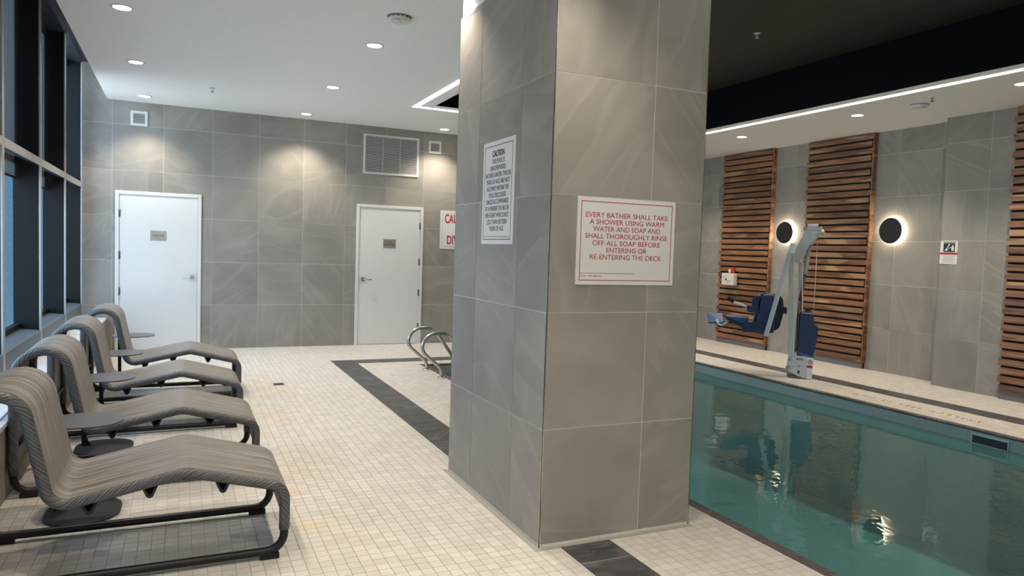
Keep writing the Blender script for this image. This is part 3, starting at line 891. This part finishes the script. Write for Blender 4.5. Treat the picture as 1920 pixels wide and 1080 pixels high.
# signs
def signboard(name, loc, rz, wd, ht, label, th=0.005):
    t = empty(name, loc, rz, label, 'sign')
    MB().box((-wd/2, -th, -ht/2), (wd/2, 0, ht/2)).build('board', M['signw'], t)
    return t
def border(t, wd, ht, inset, lw, mat, y):
    a, b = wd/2-inset, ht/2-inset
    MB().box((-a, y-0.0004, -b), (a, y, -b+lw)).box((-a, y-0.0004, b-lw), (a, y, b)).box((-a, y-0.0004, -b), (-a+lw, y, b)).box((a-lw, y-0.0004, -b), (a, y, b)).build('border_line', mat, t)

# shower notice on the right face of the pillar
s = signboard('shower_notice', (2.166, PYA, 1.607), 0, 0.619, 0.457, 'white notice with red text EVERY BATHER SHALL TAKE A SHOWER on pillar')
border(s, 0.619, 0.457, 0.021, 0.004, M['red'], -0.005)
for txt, z, wm in (('EVERY BATHER SHALL TAKE', 0.124, 0.520), ('A SHOWER USING WARM', 0.088, 0.470), ('WATER AND SOAP AND', 0.051, 0.425), ('SHALL THOROUGHLY RINSE', 0.014, 0.520),
                   ('OFF ALL SOAP BEFORE', -0.023, 0.430), ('ENTERING OR', -0.059, 0.255), ('RE-ENTERING THE DECK', -0.096, 0.455)):
    text('lettering', txt, 0.035, M['red'], s, (0, -0.0055, z), wmax=wm, h=0.0265)
text('lettering', 'SIGN IN THIS INSTALLATION UNDER THE HEALTH PROTECTION AND PROMOTION ACT', 0.01, M['red'], s, (-0.118, -0.0055, -0.171), wmax=0.34, h=0.005)
text('lettering', 'R.R.O. 1990, REG. 565', 0.01, M['red'], s, (-0.215, -0.0055, -0.188), wmax=0.13, h=0.008)
# caution notice on the left face of the pillar
s = signboard('caution_notice', (PXA, 3.912, 1.884), -PI/2, 0.455, 0.612, 'white notice with black text CAUTION THIS POOL IS UNSUPERVISED on pillar')
border(s, 0.455, 0.612, 0.026, 0.004, M['ink'], -0.005)
lines = [('CAUTION', 0.212, 0.175, 0.038, 0.0012), ('THIS POOL IS', 0.172, 0.185, 0.028, 0), ('UNSUPERVISED.', 0.132, 0.23, 0.028, 0), ('BATHERS UNDER TWELVE', 0.091, 0.37, 0.028, 0),
         ('YEARS OF AGE ARE NOT', 0.051, 0.345, 0.028, 0), ('ALLOWED WITHIN THE', 0.011, 0.32, 0.028, 0), ('POOL ENCLOSURE', -0.029, 0.25, 0.028, 0), ('UNLESS ACCOMPANIED', -0.068, 0.325, 0.028, 0),
         ('BY A PARENT OR HIS OR', -0.108, 0.345, 0.028, 0), ('HER AGENT WHO IS NOT', -0.148, 0.345, 0.028, 0), ('LESS THAN SIXTEEN', -0.188, 0.29, 0.028, 0), ('YEARS OF AGE.', -0.227, 0.215, 0.028, 0)]
for txt, z, wm, hh, bo in lines:
    text('lettering', txt, 0.035, M['ink'], s, (0, -0.0055, z), wmax=wm, h=hh, bold=bo)
MB().box((-0.19, -0.0056, -0.262), (0.06, -0.005, -0.2595)).build('rule_line', M['ink'], s)
text('lettering', 'R.R.O. REG. 565', 0.01, M['ink'], s, (0.13, -0.0055, -0.266), wmax=0.12, h=0.008)
# no diving sign on the back wall
s = signboard('diving_sign', (4.12, YB, 1.842), 0, 0.64, 0.62, 'white sign with bold red CAUTION NO DIVING half hidden by the pillar')
border(s, 0.64, 0.62, 0.035, 0.0035, M['plinth'], -0.005)
text('lettering', 'CAUTION', 0.15, M['red'], s, (0, -0.0055, 0.105), wmax=0.49, h=0.150, bold=0.004)
text('lettering', 'NO', 0.15, M['red'], s, (0, -0.0055, -0.065), wmax=0.13, h=0.140, bold=0.004)
text('lettering', 'DIVING', 0.15, M['red'], s, (0, -0.0055, -0.235), wmax=0.40, h=0.145, bold=0.004)
MB().box((-0.22, -0.0056, -0.277), (0.22, -0.005, -0.273)).build('rule_line', M['red'], s)
# instruction sign on the stepped wall
s = signboard('instruction_sign', (XR2, 5.88, 1.695), -PI/2, 0.225, 0.292, 'small white sign with black pictogram square and red band')
MB().box((-0.052, -0.0056, 0.0), (0.095, -0.005, 0.112)).build('pictogram_square', M['ink'], s, loc=(-0.018, 0, 0.004))
MB().box((-0.112, -0.0058, -0.028), (0.112, -0.005, -0.002)).build('red_band', M['red'], s)
for k in range(7):
    z = -0.045-k*0.0135; hw = 0.085-0.012*(k % 3)
    MB().box((-hw, -0.0056, z-0.0018), (hw, -0.005, z+0.0018)).build('rule_line', M['plinth'], s)
MB().box((-0.075, -0.0056, 0.124), (0.085, -0.005, 0.133)).build('rule_line', M['ink'], s)
pg = MB()
pg.prism([(0.035, 0.02), (0.062, 0.02), (0.066, 0.06), (0.058, 0.08), (0.052, 0.095), (0.045, 0.095), (0.040, 0.08), (0.030, 0.06)], -0.0062, -0.0056, 'y')
pg.prism([(-0.055, 0.02), (-0.01, 0.02), (-0.02, 0.045), (-0.035, 0.05)], -0.0062, -0.0056, 'y')
pg.prism([(-0.03, 0.05), (-0.018, 0.05), (0.002, 0.082), (-0.008, 0.088)], -0.0062, -0.0056, 'y')
pg.prism([(0.003+0.011*math.cos(a*PI/6), 0.095+0.011*math.sin(a*PI/6)) for a in range(12)], -0.0062, -0.0056, 'y')
pg.prism([(-0.015, 0.045), (-0.012, 0.052), (0.034, 0.066), (0.034, 0.059)], -0.0062, -0.0056, 'y')
pg.build('pictogram', M['signw'], s)

# deck marking, read from the wall side
dk = empty('deck_marking', (7.16, 5.12, 0.0012), PI/2, 'cream and black deck lettering SHALLOW AREA IS along the far pool edge', 'marking')
x0 = -0.755
txts = [('SHALLOW', 0.56), ('AREA', 0.29), ('IS', 0.13), ('1.07m', 0.30)]
gap = 0.075
for wi, (txt, wd) in enumerate(txts):
    n_ = len(txt); cw = wd/n_
    for k, ch in enumerate(txt):
        MB().box((x0+k*cw+0.003, -0.065, -0.001), (x0+(k+1)*cw-0.003, 0.065, 0.0003)).build('letter_tile', M['textile'], dk)
        text('lettering', ch, 0.11, M['ink'], dk, (x0+(k+0.5)*cw, -0.045, 0.0006), flat=True, wmax=cw*(0.62 if ch not in 'I1.' else 0.22), h=0.088, bold=0.001)
    x0 += wd+gap

# ------------------------------------------------------------------ slat panels
def slat_panel(y0, y1, xw, lab, z0=0.085, z1=CZ-0.004):
    t = empty('slat_panel', (xw, (y0+y1)/2, 0), label=lab, cat='wood panel', group='wooden slat wall panels')
    hw = (y1-y0)/2; T = 0.075
    MB().box((-0.018, -hw+0.01, 0.0), (-0.0, hw-0.01, z1)).build('backing', M['woodgap'], t)
    MB().box((-0.05, -hw+0.02, 0.0), (-0.018, hw-0.02, z0+0.01)).build('base_board', M['plinth'], t)
    nn = 33; p = (z1-z0)/nn
    me = MB().box((-T/2+0.01, -hw+0.022, -0.036), (T/2-0.012, hw-0.03, 0.036)).mesh('slat', M['wood'])
    ms = MB().box((-T/2+0.01, -0.03, -0.036), (T/2-0.012, 0.0, 0.036)).mesh('slat', M['wood'])
    for k in range(nn):
        z = z0+p*(k+0.5)
        o = bpy.data.objects.new('slat', me); COL.objects.link(o); o.parent = t
        o.location = (-T/2, (0.022 if k % 2 else 0.0)-0.0, z)
    # side boards on the near edge, in three lengths; small blocks close the far edge
    for (a, b) in ((0.6*0+z0, 1.18), (1.183, 2.40), (2.403, z1)):
        MB().box((-T+0.002, -hw-0.004, a), (-0.0, -hw+0.018, b)).build('side_board', M['wood'], t)
slat_panel(9.09, 10.33, XR, 'leftmost wooden slat panel, carrying the white first aid box')
slat_panel(7.19, 8.40, XR, 'middle wooden slat panel behind the pool lift')
slat_panel(3.75, 5.165, XR2, 'rightmost wooden slat panel at the edge of the picture')

# wall lamps
def wall_lamp(y, z, lab):
    t = empty('wall_lamp', (XR, y, z), label=lab, cat='wall light', group='round black wall lamps')
    def disc(x0, x1, r, n=40):
        mb = MB(); mb.tube([(x0, 0, 0), (x1, 0, 0)], r, n); return mb
    disc(-0.012, 0.0, 0.06).build('wall_mount', M['lampblk'], t)
    disc(-0.048, -0.016, 0.150).build('glow_ring', M['e_lamp'], t)
    mb = MB(); mb.tube([(-0.049, 0, 0), (-0.056, 0, 0), (-0.064, 0, 0)], [0.172, 0.178, 0.172], 48); mb.build('shade', M['lampblk'], t)
wall_lamp(8.79, 1.975, 'round black wall lamp between the slat panels, above the lift')
wall_lamp(6.865, 1.985, 'round black wall lamp right of the middle slat panel')

# first aid box and alarm
fx = XR-0.075
t = empty('first_aid_box', (fx, 9.95, 1.155), -PI/2, 'cream first aid box with green cross on the leftmost slat panel', 'first aid box')
MB().box((-0.155, -0.10, -0.105), (0.155, 0, 0.105)).build('case', M['cream'], t, bevel=0.018, seg=3)
MB().box((-0.157, -0.062, -0.107), (0.157, -0.058, 0.107)).build('seam', M['ventw'], t, bevel=0.001)
MB().box((-0.03, -0.104, 0.098), (0.03, -0.098, 0.112)).build('latch', M['cream'], t, bevel=0.002)
MB().box((-0.026, -0.1006, -0.008), (0.026, -0.0998, 0.008)).box((-0.008, -0.1006, -0.027), (0.008, -0.0998, 0.027)).build('cross', M['green'], t, loc=(-0.035, 0, -0.005))
text('lettering', 'FIRST', 0.02, M['ink'], t, (-0.075, -0.1006, 0.043), wmax=0.045, h=0.013)
text('lettering', 'AID', 0.02, M['ink'], t, (-0.085, -0.1006, 0.022), wmax=0.05, h=0.014)
text('lettering', 'PREMIERS', 0.02, M['ink'], t, (0.04, -0.1006, -0.036), wmax=0.085, h=0.013)
text('lettering', 'SOINS', 0.02, M['ink'], t, (0.02, -0.1006, -0.057), wmax=0.055, h=0.013)
t = empty('alarm_station', (fx, 9.92, 1.315), -PI/2, 'small red alarm with clear cover above the first aid box', 'alarm')
MB().box((-0.045, -0.035, -0.05), (0.055, 0, 0.055)).build('body', M['redp'], t, bevel=0.012)
MB().box((-0.060, -0.060, -0.045), (-0.005, -0.034, 0.02)).build('cover', M['cream'], t, bevel=0.010)

# ------------------------------------------------------------------ pool ladder
def handrail(y, lab):
    t = empty('pool_handrail', (2.84, y, 0), label=lab, cat='handrail', group='pair of steel pool ladder rails')
    pts = fillet([(0, 0, 0), (0, 0, 0.10), (-0.25, 0, 0.315), (-0.235, 0, 0.53), (0.075, 0, 0.53), (0.345, 0, 0.16), (0.345, 0, -0.75)], [0, 0.13, 0.13, 0.16, 0.15, 0.13, 0], 10)
    MB().tube(pts, 0.021, 14).build('tube', M['steel'], t)
    MB().lathe([(0.052, 0.0), (0.052, 0.006), (0.040, 0.013), (0.024, 0.015)], 24).build('flange', M['steel'], t)
handrail(8.63, 'bent steel ladder rail into the pool, the one nearer the back wall')
handrail(8.06, 'bent steel ladder rail into the pool, the one nearer the pillar')
t = empty('pool_steps', (3.19, 8.345, 0), label='steel ladder steps under water between the two rails', cat='ladder steps')
for z in (-0.25, -0.5):
    MB().box((-0.04, -0.263, z-0.015), (0.05, 0.263, z)).build('tread', M['steel'], t)

# floor drain
t = empty('floor_drain', (0.982, 8.11, 0.001), label='small square dark floor drain in the deck', cat='drain')
g_ = MB().box((-0.055, -0.055, -0.002), (0.055, -0.047, 0.002)).box((-0.055, 0.047, -0.002), (0.055, 0.055, 0.002)).box((-0.055, -0.047, -0.002), (-0.047, 0.047, 0.002)).box((0.047, -0.047, -0.002), (0.055, 0.047, 0.002))
g_.build('frame', M['darksteel'], t)
MB().box((-0.047, -0.047, -0.002), (0.047, 0.047, 0.0002)).build('recess', M['ink'], t)
for k in range(6):
    MB().box((-0.047, -0.042+k*0.0155, 0.0002), (0.047, -0.035+k*0.0155, 0.0016)).build('bar', M['darksteel'], t)

# ------------------------------------------------------------------ loungers
LW = 0.63
def make_lounger():
    t = empty('sun_lounger')
    t['category'] = 'sun lounger'; t['group'] = 'woven sun loungers under the windows'
    prof = [(-0.865, 0.14), (-0.865, 0.862), (-0.612, 0.862), (-0.507, 0.357), (0.03, 0.466), (0.473, 0.350), (0.473, 0.14)]
    rad = [0, 0.155, 0.118, 0.085, 0.13, 0.085, 0]
    pts = [(p.x, p.y) for p in fillet([Vector((a, b, 0)) for a, b in prof], rad, 10)]
    # densify
    dn = [pts[0]]
    for a, b in zip(pts[:-1], pts[1:]):
        d = math.hypot(b[0]-a[0], b[1]-a[1]); k = max(1, int(d/0.04))
        for i in range(1, k+1): dn.append((a[0]+(b[0]-a[0])*i/k, a[1]+(b[1]-a[1])*i/k))
    pts = dn
    def nrm(i):
        a = pts[max(0, i-1)]; b = pts[min(len(pts)-1, i+1)]
        dx, dz = b[0]-a[0], b[1]-a[1]; l = math.hypot(dx, dz); return (-dz/l, dx/l)
    s = MB(); ny = 6
    Ls = [0.0]
    for a, b in zip(pts[:-1], pts[1:]): Ls.append(Ls[-1]+math.hypot(b[0]-a[0], b[1]-a[1]))
    for off in (0.0252, 0.014):
        base = len(s.v)
        for i, p in enumerate(pts):
            nx, nz = nrm(i)
            for j in range(ny+1):
                f_ = j/ny; sag = 0.0015*math.sin(PI*f_)
                s.v.append((p[0]+nx*(off-sag), -0.003+(LW+0.006)*f_, p[1]+nz*(off-sag)))
        for i in range(len(pts)-1):
            for j in range(ny):
                q = [base+i*(ny+1)+j, base+i*(ny+1)+j+1, base+(i+1)*(ny+1)+j+1, base+(i+1)*(ny+1)+j]
                uvq = [(j/ny*LW, Ls[i]), ((j+1)/ny*LW, Ls[i]), ((j+1)/ny*LW, Ls[i+1]), (j/ny*LW, Ls[i+1])]
                s.face(q, uv=uvq, smooth=True)
    n1 = (ny+1)*len(pts)
    for j in range(ny):
        for i in (0, len(pts)-1):
            a = i*(ny+1)+j; s.face([a, a+1, n1+a+1, n1+a], uv=[(0, 0)]*4)
    s.build('woven_sling', M['weave'], t)
    for yy in (0.0, LW):
        path = [(p[0], yy, p[1]) for p in pts]
        MB().tube(path, 0.0255, 12).build('wrapped_edge', M['wrap'], t)
        fp = fillet([(-0.865, yy, 0.16), (-0.865, yy, 0.037), (0.473, yy, 0.037), (0.473, yy, 0.16)], [0, 0.085, 0.085, 0], 8)
        MB().tube(fp, 0.0205, 12).build('floor_rail', M['black'], t)
        for xx in (-0.79, 0.405):
            MB().box((xx-0.045, yy-0.016, 0.0), (xx+0.045, yy+0.016, 0.028)).build('foot_pad', M['black'], t, bevel=0.003)
    for (xx, zz) in ((-0.36, 0.368), (-0.12, 0.416), (0.19, 0.405)):
        V = [(-0.032, 0.0), (-0.022, 0.0), (-0.004, -0.034), (0.004, -0.034), (0.022, 0.0), (0.032, 0.0), (0.013, -0.044), (0.0, -0.050), (-0.013, -0.044)]
        mb = MB(); mb.prism([(xx+a, zz+b-0.002) for a, b in V], -0.012, LW+0.012, 'y')
        mb.build('cross_beam', M['black'], t)
    for xx, zz in ((-0.865, 0.28),):
        MB().tube([(xx, 0, zz), (xx, LW, zz)], 0.011, 8).build('rear_bar', M['black'], t)
    return t
loc = [(0.0, 3.60, 0.0, 'nearest woven sun lounger, at the lower left of the picture'),
       (-0.012, 4.95, 0.006, 'second woven sun lounger from the viewer, between two side tables'),
       (-0.015, 6.31, 0.006, 'third woven sun lounger from the viewer'),
       (0.06, 7.56, 0.0, 'farthest woven sun lounger, in front of the left white door')]
p0 = make_lounger()
for i, (x, y, rz, lab) in enumerate(loc):
    o = p0 if i == 0 else copy_tree(p0)
    o.location = (x, y, 0); o.rotation_euler = (0, 0, rz); o['label'] = lab

def make_table():
    t = empty('side_table'); t['category'] = 'side table'; t['group'] = 'charcoal side tables beside the loungers'
    MB().prism(rrect(0.375, 0.43, 0.165, 10), 0.0, 0.011).build('base', M['tablebase'], t, bevel=0.002)
    ps = MB()
    ps.prism([(-0.150, 0.011), (-0.082, 0.011), (-0.108, 0.045), (-0.118, 0.085), (-0.120, 0.51), (-0.152, 0.51)], 0.045, 0.067, 'y')
    ps.build('post', M['black'], t, bevel=0.003)
    MB().box((-0.152, -0.05, 0.500), (0.06, 0.10, 0.507)).build('bracket', M['black'], t)
    MB().prism(rrect(0.40, 0.37, 0.165, 10, 0.0, 0.02), 0.510, 0.519).build('table_top', M['table'], t, bevel=0.0025)
    return t
tabs = [(-0.485, 4.58, 'charcoal side table beside the nearest lounger'),
        (-0.50, 5.96, 'charcoal side table between the second and third loungers'),
        (-0.50, 7.22, 'charcoal side table between the third and farthest loungers'),
        (-0.445, 8.53, 'charcoal side table in front of the left white door')]
p1 = make_table()
for i, (x, y, lab) in enumerate(tabs):
    o = p1 if i == 0 else copy_tree(p1)
    o.location = (x, y, 0); o['label'] = lab

# ------------------------------------------------------------------ pool lift (local x runs to the right along the pool, y away from the water)
S = 1/132.0
def lp(px, py): return ((px-1503)*S, (711-py)*S)
lift = empty('pool_lift', (7.40, 6.90, 0), math.atan2(-0.734, 0.679), 'pale grey pool lift with navy seat on the far pool deck', 'pool lift')
def poly(pts): return [lp(*p) for p in pts]
bs = MB().prism(poly([(1486, 672), (1513, 672), (1513, 709), (1506, 710), (1487, 701), (1481, 694), (1482, 684)]), -0.13, 0.13, 'y').build('base_housing', M['liftw'], lift, bevel=0.006)
MB().prism(poly([(1513.2, 673), (1524, 674), (1522, 710), (1513.2, 710)]), -0.128, 0.128, 'y').build('base_end', M['liftl'], lift, bevel=0.004)
MB().cyl((-0.02, 0, 0.0), (-0.02, 0, 0.03), 0.14, 28).build('anchor_plate', M['darksteel'], lift)
def bolt(px, py, r=0.014):
    x, z = lp(px, py); MB().cyl((x, -0.155, z), (x, -0.13, z), r, 12).build('bolt', M['steel'], lift)
bolt(1485.5, 679, 0.02); bolt(1482.5, 693, 0.018)
# printing on the housing
x, z = lp(1501.5, 689); text('lettering', 'CE', 0.03, M['ink'], lift, (x, -0.1308, z-0.012), wmax=0.035, h=0.022)
x, z = lp(1502, 677.5); MB().box((x-0.04, -0.1312, z-0.010), (x+0.04, -0.1302, z+0.010)).build('rating_label', M['plinth'], lift)
x, z = lp(1501.3, 699.5)
MB().box((x-0.014, -0.1312, z-0.018), (x+0.014, -0.1302, z+0.018)).build('symbol', M['ink'], lift)
x, z = lp(1518.5, 692)
lb = MB().box((x-0.036, -0.1298, z-0.115), (x+0.032, -0.1282, z+0.125)).build('warning_label', M['signw'], lift)
MB().box((x-0.035, -0.1304, z+0.005), (x+0.031, -0.1296, z+0.040)).build('red_band', M['red'], lb)
rg = MB()
for k in range(20):
    a0, a1 = 2*PI*k/20, 2*PI*(k+1)/20
    rg.prism([(x+0.026*math.cos(a0), z+0.083+0.030*math.sin(a0)), (x+0.026*math.cos(a1), z+0.083+0.030*math.sin(a1)), (x+0.018*math.cos(a1), z+0.083+0.022*math.sin(a1)), (x+0.018*math.cos(a0), z+0.083+0.022*math.sin(a0))], -0.1304, -0.1296, 'y')
rg.prism([(x-0.004, z+0.066), (x+0.010, z+0.080), (x+0.004, z+0.1), (x-0.003, z+0.1)], -0.1304, -0.1296, 'y')
rg.build('symbol', M['ink'], lb)
for k in range(5):
    MB().box((x-0.03, -0.1303, z-0.016-k*0.02), (x+0.024, -0.1296, z-0.013-k*0.02)).build('rule_line', M['plinth'], lb)
def lbar(name, a, b, wd, dep, mat, yc=0.0, bevel=0.004):
    a = lp(*a); b = lp(*b)
    return MB().bar((a[0], yc, a[1]), (b[0], yc, b[1]), wd, dep).build(name, mat, lift, bevel=bevel)
lbar('front_strut', (1488.5, 690), (1479.5, 494), 0.068, 0.05, M['liftw'], -0.115)
MB().bar((lp(1492.8,688)[0], -0.115, lp(1492.8,688)[1]), (lp(1484.3,505)[0], -0.115, lp(1484.3,505)[1]), 0.010, 0.054).build('strut_edge', M['liftl'], lift)
bolt(1478.5, 500, 0.016); bolt(1476, 517, 0.016)
a_ = lp(1446.5, 640); b_ = lp(1478.5, 492)
MB().bar((a_[0], -0.30, a_[1]), (b_[0], -0.17, b_[1]), 0.058, 0.045).build('seat_arm', M['liftw'], lift, bevel=0.004)
MB().bar((lp(1449.6,638)[0], -0.30, lp(1449.6,638)[1]), (lp(1481,497)[0], -0.17, lp(1481,497)[1]), 0.008, 0.048).build('arm_edge', M['liftl'], lift)
MB().prism(poly([(1474, 496), (1478, 479), (1487, 481), (1485, 497)]), -0.20, -0.14, 'y').build('arm_cap', M['liftl'], lift, bevel=0.003)
MB().prism(poly([(1477, 512), (1483, 496), (1503.5, 448.5), (1520, 447.5), (1519, 470), (1507, 484), (1494.5, 512)]), -0.075, 0.075, 'y').build('boom', M['liftw'], lift, bevel=0.006)
MB().prism(poly([(1503, 449), (1503, 446), (1520, 445.5), (1520, 449)]), -0.085, 0.085, 'y').build('boom_cap', M['liftl'], lift, bevel=0.002)
for px in (1507, 1512.5, 1518, 1524):
    x, z = lp(px, 452.5)
    MB().cyl((x, -0.10, z), (x, 0.10, z), 0.021, 16).build('roller', M['liftl'], lift)
    MB().cyl((x, -0.104, z), (x, -0.10, z), 0.008, 10).build('axle', M['darksteel'], lift)
x0, z0 = lp(1509, 459); x1, z1 = lp(1530, 459.5)
MB().tube([(x0, -0.04, z0), (x0+0.08, -0.04, z0), (x1-0.015, -0.04, z1), (x1, -0.04, z1)], [0.035, 0.042, 0.036, 0.015], 16).build('motor_head', M['liftw'], lift)
MB().prism(poly([(1505, 462), (1521, 463), (1518, 474), (1513, 481), (1504, 480)]), -0.06, 0.06, 'y').build('head_bracket', M['liftw'], lift, bevel=0.004)
x0, z0 = lp(1508.5, 478); x1, z1 = lp(1503.3, 532); x2, z2 = lp(1497.5, 578); x3, z3 = lp(1495.5, 668)
MB().cyl((x0, 0.03, z0), (x1, 0.03, z1), 0.026, 14).build('actuator_tube', M['liftw'], lift)
MB().cyl((x1, 0.03, z1), (x2, 0.03, z2), 0.020, 14).build('actuator_rod', M['darksteel'], lift)
lbar('rear_mast', (1500, 672), (1494.8, 512), 0.055, 0.07, M['liftw'], 0.06)
MB().bar((lp(1502.5,598)[0], 0.0, lp(1502.5,598)[1]), (lp(1497,502)[0], 0.0, lp(1497,502)[1]), 0.014, 0.02).build('mast_edge', M['liftl'], lift)  # pale bar paints the bright highlight along the mast
MB().cyl((x2, 0.03, z2), (x3, 0.03, z3), 0.026, 12).build('actuator_body', M['darksteel'], lift)
xa, za = lp(1520, 470); xb, zb = lp(1520, 615)
MB().tube([(xa, -0.02, za), (xb, -0.02, zb)], 0.0035, 6).build('cable', M['liftl'], lift)
# battery box in a navy cover
MB().prism(poly([(1500, 597), (1520, 598), (1521, 615), (1529, 621), (1527, 645), (1523, 671), (1508, 670), (1497, 663), (1498, 630)]), -0.11, 0.11, 'y').build('battery_case', M['navy'], lift, bevel=0.018, seg=3)
MB().prism(poly([(1496.5, 664), (1524, 671), (1524.5, 675), (1510, 674), (1496, 668)]), -0.12, 0.12, 'y').build('case_base', M['navyl'], lift, bevel=0.004)
MB().prism(poly([(1505, 596), (1508, 590), (1512, 589.5), (1517, 596)]), -0.04, 0.04, 'y').build('case_handle', M['black'], lift, bevel=0.006)
# seat: faces away to the left of the mast
MB().prism(poly([(1421, 634), (1424, 600), (1426, 580), (1431, 570), (1440, 567), (1462, 569), (1470, 578), (1472, 600), (1466, 628), (1460, 633), (1438, 636)]), 0.02, 0.10, 'y').build('backrest', M['navy'], lift, bevel=0.02, seg=3)
MB().prism(poly([(1428, 632), (1431, 600), (1434, 575), (1440, 569), (1456, 569), (1460, 580), (1460, 610), (1452, 632), (1444, 637)]), -0.24, 0.03, 'y').build('backrest_shell', M['navy'], lift, bevel=0.03, seg=3)
MB().prism(poly([(1420, 578), (1427, 571), (1434, 571), (1432, 592), (1420, 594)]), -0.26, 0.20, 'y').build('side_wing', M['navy'], lift, bevel=0.012)
MB().prism(poly([(1404, 625), (1415, 617), (1440, 618), (1460, 620), (1458, 634), (1430, 636), (1408, 636)]), -0.25, 0.22, 'y').build('seat', M['navy'], lift, bevel=0.012)
MB().prism(poly([(1412, 588), (1430, 590), (1432, 602), (1414, 600)]), -0.28, -0.24, 'y').build('arm_hinge', M['navy'], lift, bevel=0.008)
MB().prism(poly([(1468, 590), (1477, 591), (1477, 602), (1468, 601)]), -0.03, 0.03, 'y').build('seat_bracket', M['navy'], lift, bevel=0.003)
MB().bar((lp(1390,584)[0], -0.26, lp(1390,584)[1]), (lp(1414,592)[0], -0.26, lp(1414,592)[1]), 0.03, 0.03).build('armrest_bar', M['liftl'], lift, bevel=0.006)
MB().bar((lp(1380,578)[0], -0.26, lp(1380,578)[1]), (lp(1391,584)[0], -0.26, lp(1391,584)[1]), 0.05, 0.045).build('grip', M['black'], lift, bevel=0.01)
MB().prism(poly([(1377, 611), (1412, 611.5), (1412, 619), (1403, 622)]), -0.19, 0.16, 'y').build('leg_rest', M['navyl'], lift, bevel=0.004)  # paler blue paints the light on the top of the leg rest
MB().prism(poly([(1377, 612), (1403, 622.5), (1412, 619.5), (1412, 627), (1401, 628), (1379, 617)]), -0.17, 0.14, 'y').build('leg_rest_shell', M['navy'], lift, bevel=0.004)  # darker navy paints the shade on its underside
xa, za = lp(1341, 608.5); xb, zb = lp(1368, 608.5); xc, zc = lp(1373, 623.5); xd, zd = lp(1347, 624.5)
fr2 = MB(); fr2.v += [(xa, 0.06, za), (xb, 0.06, zb), (xc, -0.10, zc), (xd, -0.10, zd)]
fr2.v += [(v[0], v[1]+0.004, v[2]-0.018) for v in fr2.v[:4]]
for q in ((0, 1, 2, 3), (7, 6, 5, 4), (0, 4, 5, 1), (1, 5, 6, 2), (2, 6, 7, 3), (3, 7, 4, 0)): fr2.face(list(q))
fr2.build('footrest', M['navyl'], lift, bevel=0.003)
for yy in (-0.09, 0.07):
    MB().tube(fillet([(*[lp(1360, 619)[0]], yy, lp(1360, 619)[1]), (lp(1368, 631)[0], yy, lp(1368, 631)[1]), (lp(1384, 618)[0], yy, lp(1384, 618)[1])], [0, 0.05, 0], 6), 0.016, 10).build('footrest_tube', M['liftl'], lift)
xa, za = lp(1449, 637); xb, zb = lp(1468, 600)
MB().tube([(lp(1447,633)[0], -0.29, lp(1447,633)[1]), (lp(1447,631)[0], -0.20, lp(1447,631)[1])], 0.02, 10).build('pivot', M['liftw'], lift)

for m_ in bpy.data.meshes: pass
